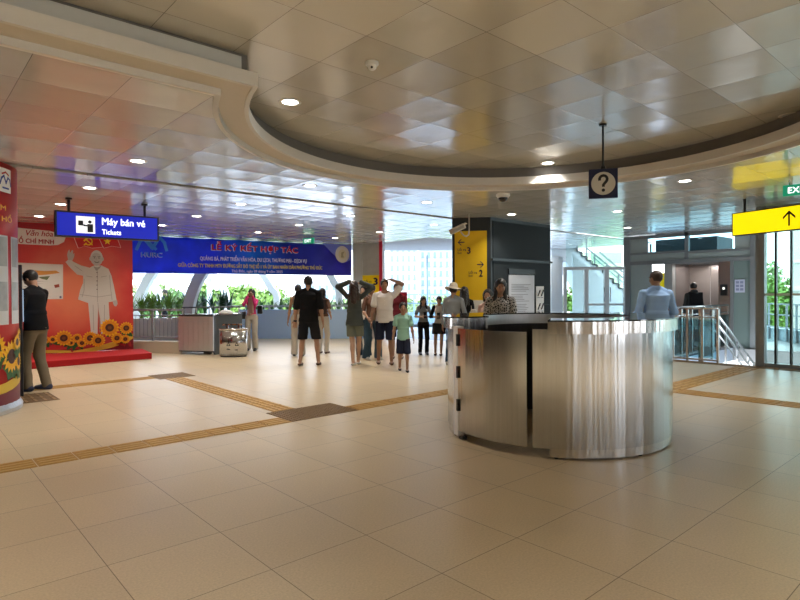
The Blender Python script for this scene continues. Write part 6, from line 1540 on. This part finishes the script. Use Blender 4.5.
person((439.5, 355), 296.5, (-.15, -1), 'person in a white top with black sleeves and a short black skirt', sex='f', skin_t='light', hair='tail', top_c=K_WHT, sleeve='none', hem=.90, bot='skirt', bot_c=K_BLK2, knee_hem=.62, shoes=(SH_T, 'sandal'), head=(0, .3), arms={-1: dict(w=(-.07, .24, 1.12), hint=(-1, -.4, -1), palm=(1, 0, 0), curl=.8), 1: dict(w=(.07, .24, 1.12), hint=(1, -.4, -1), palm=(-1, 0, 0), curl=.8)}, legs=((-.05, .04, 0), (.12, -.03, 0)), extra=lambda e, S, A, Hd, T, L: (x_rag(e, S, A, Hd, T, L), sleeves(e, S, A, K_BLK)))
person((453.5, 360), 285, (.35, 1), 'person in a wide cream hat and grey shirt standing left of the round counter', D=10.9, hair='short', top_c=K_GRY2, sleeve='long', hem=.86, bot_c=K_JN2, shoes=(SH_C, 'shoe'), hat=mat('cream straw hat', (.58, .50, .38), .8, noise=.06, nscale=30, bump=.3, bscale=120), legs=((-.12, -.03, 0), (.12, .06, 0)), loose=1.1, arms={1: dict(w=(.20, .22, 1.02))})
def x_tote2(e, S, A, Hd, T, L): pbag(e, np.array((.20, -.02, 1.05))*S, (.05, .12, .15), K_CRM, 'shoulder_bag', [Vector((.16, -.08, 1.18))*S, Vector((.14, 0, 1.43))*S, Vector((.17, .06, 1.18))*S])
person((464.5, 300), 287, (.2, 1), 'person with long black hair and a cream shoulder bag behind the counter', D=11.0, sex='f', hair='long', top_c=K_BLK, sleeve='short', hem=.9, bot_c=K_BLK, shoes=(SH_B, 'shoe'), extra=x_tote2)
def dress_mat():
    m = bpy.data.materials.new('black and white patterned cloth'); m.use_nodes = True; n = m.node_tree.nodes; l = m.node_tree.links; b = n['Principled BSDF']
    t = n.new('ShaderNodeTexCoord'); v = n.new('ShaderNodeTexVoronoi'); v.inputs['Scale'].default_value = 34; v.feature = 'DISTANCE_TO_EDGE'; l.new(t.outputs['Object'], v.inputs['Vector'])
    r = n.new('ShaderNodeValToRGB'); r.color_ramp.interpolation = 'CONSTANT'; r.color_ramp.elements[0].color = (.42, .42, .42, 1); r.color_ramp.elements[1].position = .13; r.color_ramp.elements[1].color = (.018, .018, .022, 1)
    l.new(v.outputs['Distance'], r.inputs[0]); l.new(r.outputs[0], b.inputs['Base Color']); b.inputs['Roughness'].default_value = .85; return m
person((500.5, 300), 279, (-.35, -1), 'person with wavy black hair in a black and white patterned dress behind the counter', D=7.9, sex='f', skin_t='mid', hair='longfront', head=(-.25, .30), top_c=dress_mat(), sleeve='elbow', hem=.45, dress=True, loose=1.15, build=1.15, shoes=(SH_B, 'shoe'), arms={-1: dict(w=(-.12, .24, 1.05), hint=(-.4, -.6, -1)), 1: dict(w=(.14, .24, 1.05), hint=(.4, -.6, -1))},
    extra=lambda e, S, A, Hd, T, L: gadget(e, Hd((0, .02, 1.722))*S, (1, 0, 0), (.02, .012, .02), M_BLACK, 'hair_clip'))
person((488, 300), 289.5, (-.6, -.8), 'person mostly hidden behind the one in the patterned dress', D=8.9, sex='f', skin_t='mid', hair='bob', head=(-.3, .1), top_c=cloth('pale pink cotton', (.5, .36, .33)), bot_c=K_JN, shoes=(SH_B, 'shoe'))
def x_off(e, S, A, Hd, T, L):
    for s in (-1, 1):
        b = MB(); b.bar(Vector(T((s*.09, 0, 1.463)))*S, Vector(T((s*.175, 0, 1.448)))*S, .05, .012); b.build('epaulette', mat('dark shoulder board', (.02, .03, .06), .6), e)
    F = Field((-.1, -.1, 1.40), (.1, .1, 1.56), .0075); F.cone((0, -.01, 1.45), (0, -.004, 1.49), .062, .056, 0).ell((0, .06, 1.50), (.035, .05, .05), 0, None, True); F.plane(lambda x, y, z: z-1.497); F.mesh('collar', K_SKY, e, S)
person((656, 300), 271, (-.12, 1), 'uniformed person in a light blue shirt seen from behind over the counter', D=8.0, skin_t='dark', hair='crop', hair_c=M_HAIRB, head=(-.25, .05), top_c=K_SKY, sleeve='long', hem=.92, bot_c=K_NAVY, shoes=(SH_B, 'shoe'), build=1.16, loose=1.15, arms={-1: dict(w=(-.20, .26, 1.06), hint=(-.35, -.8, -.6)), 1: dict(w=(.24, .22, 1.02), hint=(.35, -.8, -.6))}, extra=x_off)
def x_bp(e, S, A, Hd, T, L):
    pbag(e, np.array((0, -.19, 1.22))*S, (.14, .085, .22), K_BLK, 'backpack', [Vector((-.09, -.10, 1.42))*S, Vector((-.11, .05, 1.45))*S, Vector((-.13, .12, 1.28))*S, Vector((-.12, -.10, 1.05))*S])
    F = Field((-.16, -.16, 1.38), (.16, .12, 1.58), .0085); F.ell((0, -.055, 1.48), (.10, .07, .06), 0); F.ell((0, 0, 1.58), (.08, .09, .09), 0, None, True); F.mesh('hood', K_HOOD, e, S)
person((693.5, 300), 283, (.15, 1), 'person in a dark grey hoodie with a black backpack facing the lift', D=14.6, hair='short', head=(.5, .25), top_c=K_HOOD, sleeve='long', hem=.88, bot_c=K_NAVY, shoes=(SH_B, 'shoe'), loose=1.15, extra=x_bp)
person((165.5, 300), 289.5, (-1, .2), 'person whose dark head shows among the plants below the banner', D=20.3, hair='short', top_c=K_NAVY, bot_c=K_BLK, shoes=(SH_B, 'shoe'), head=(0, .3))
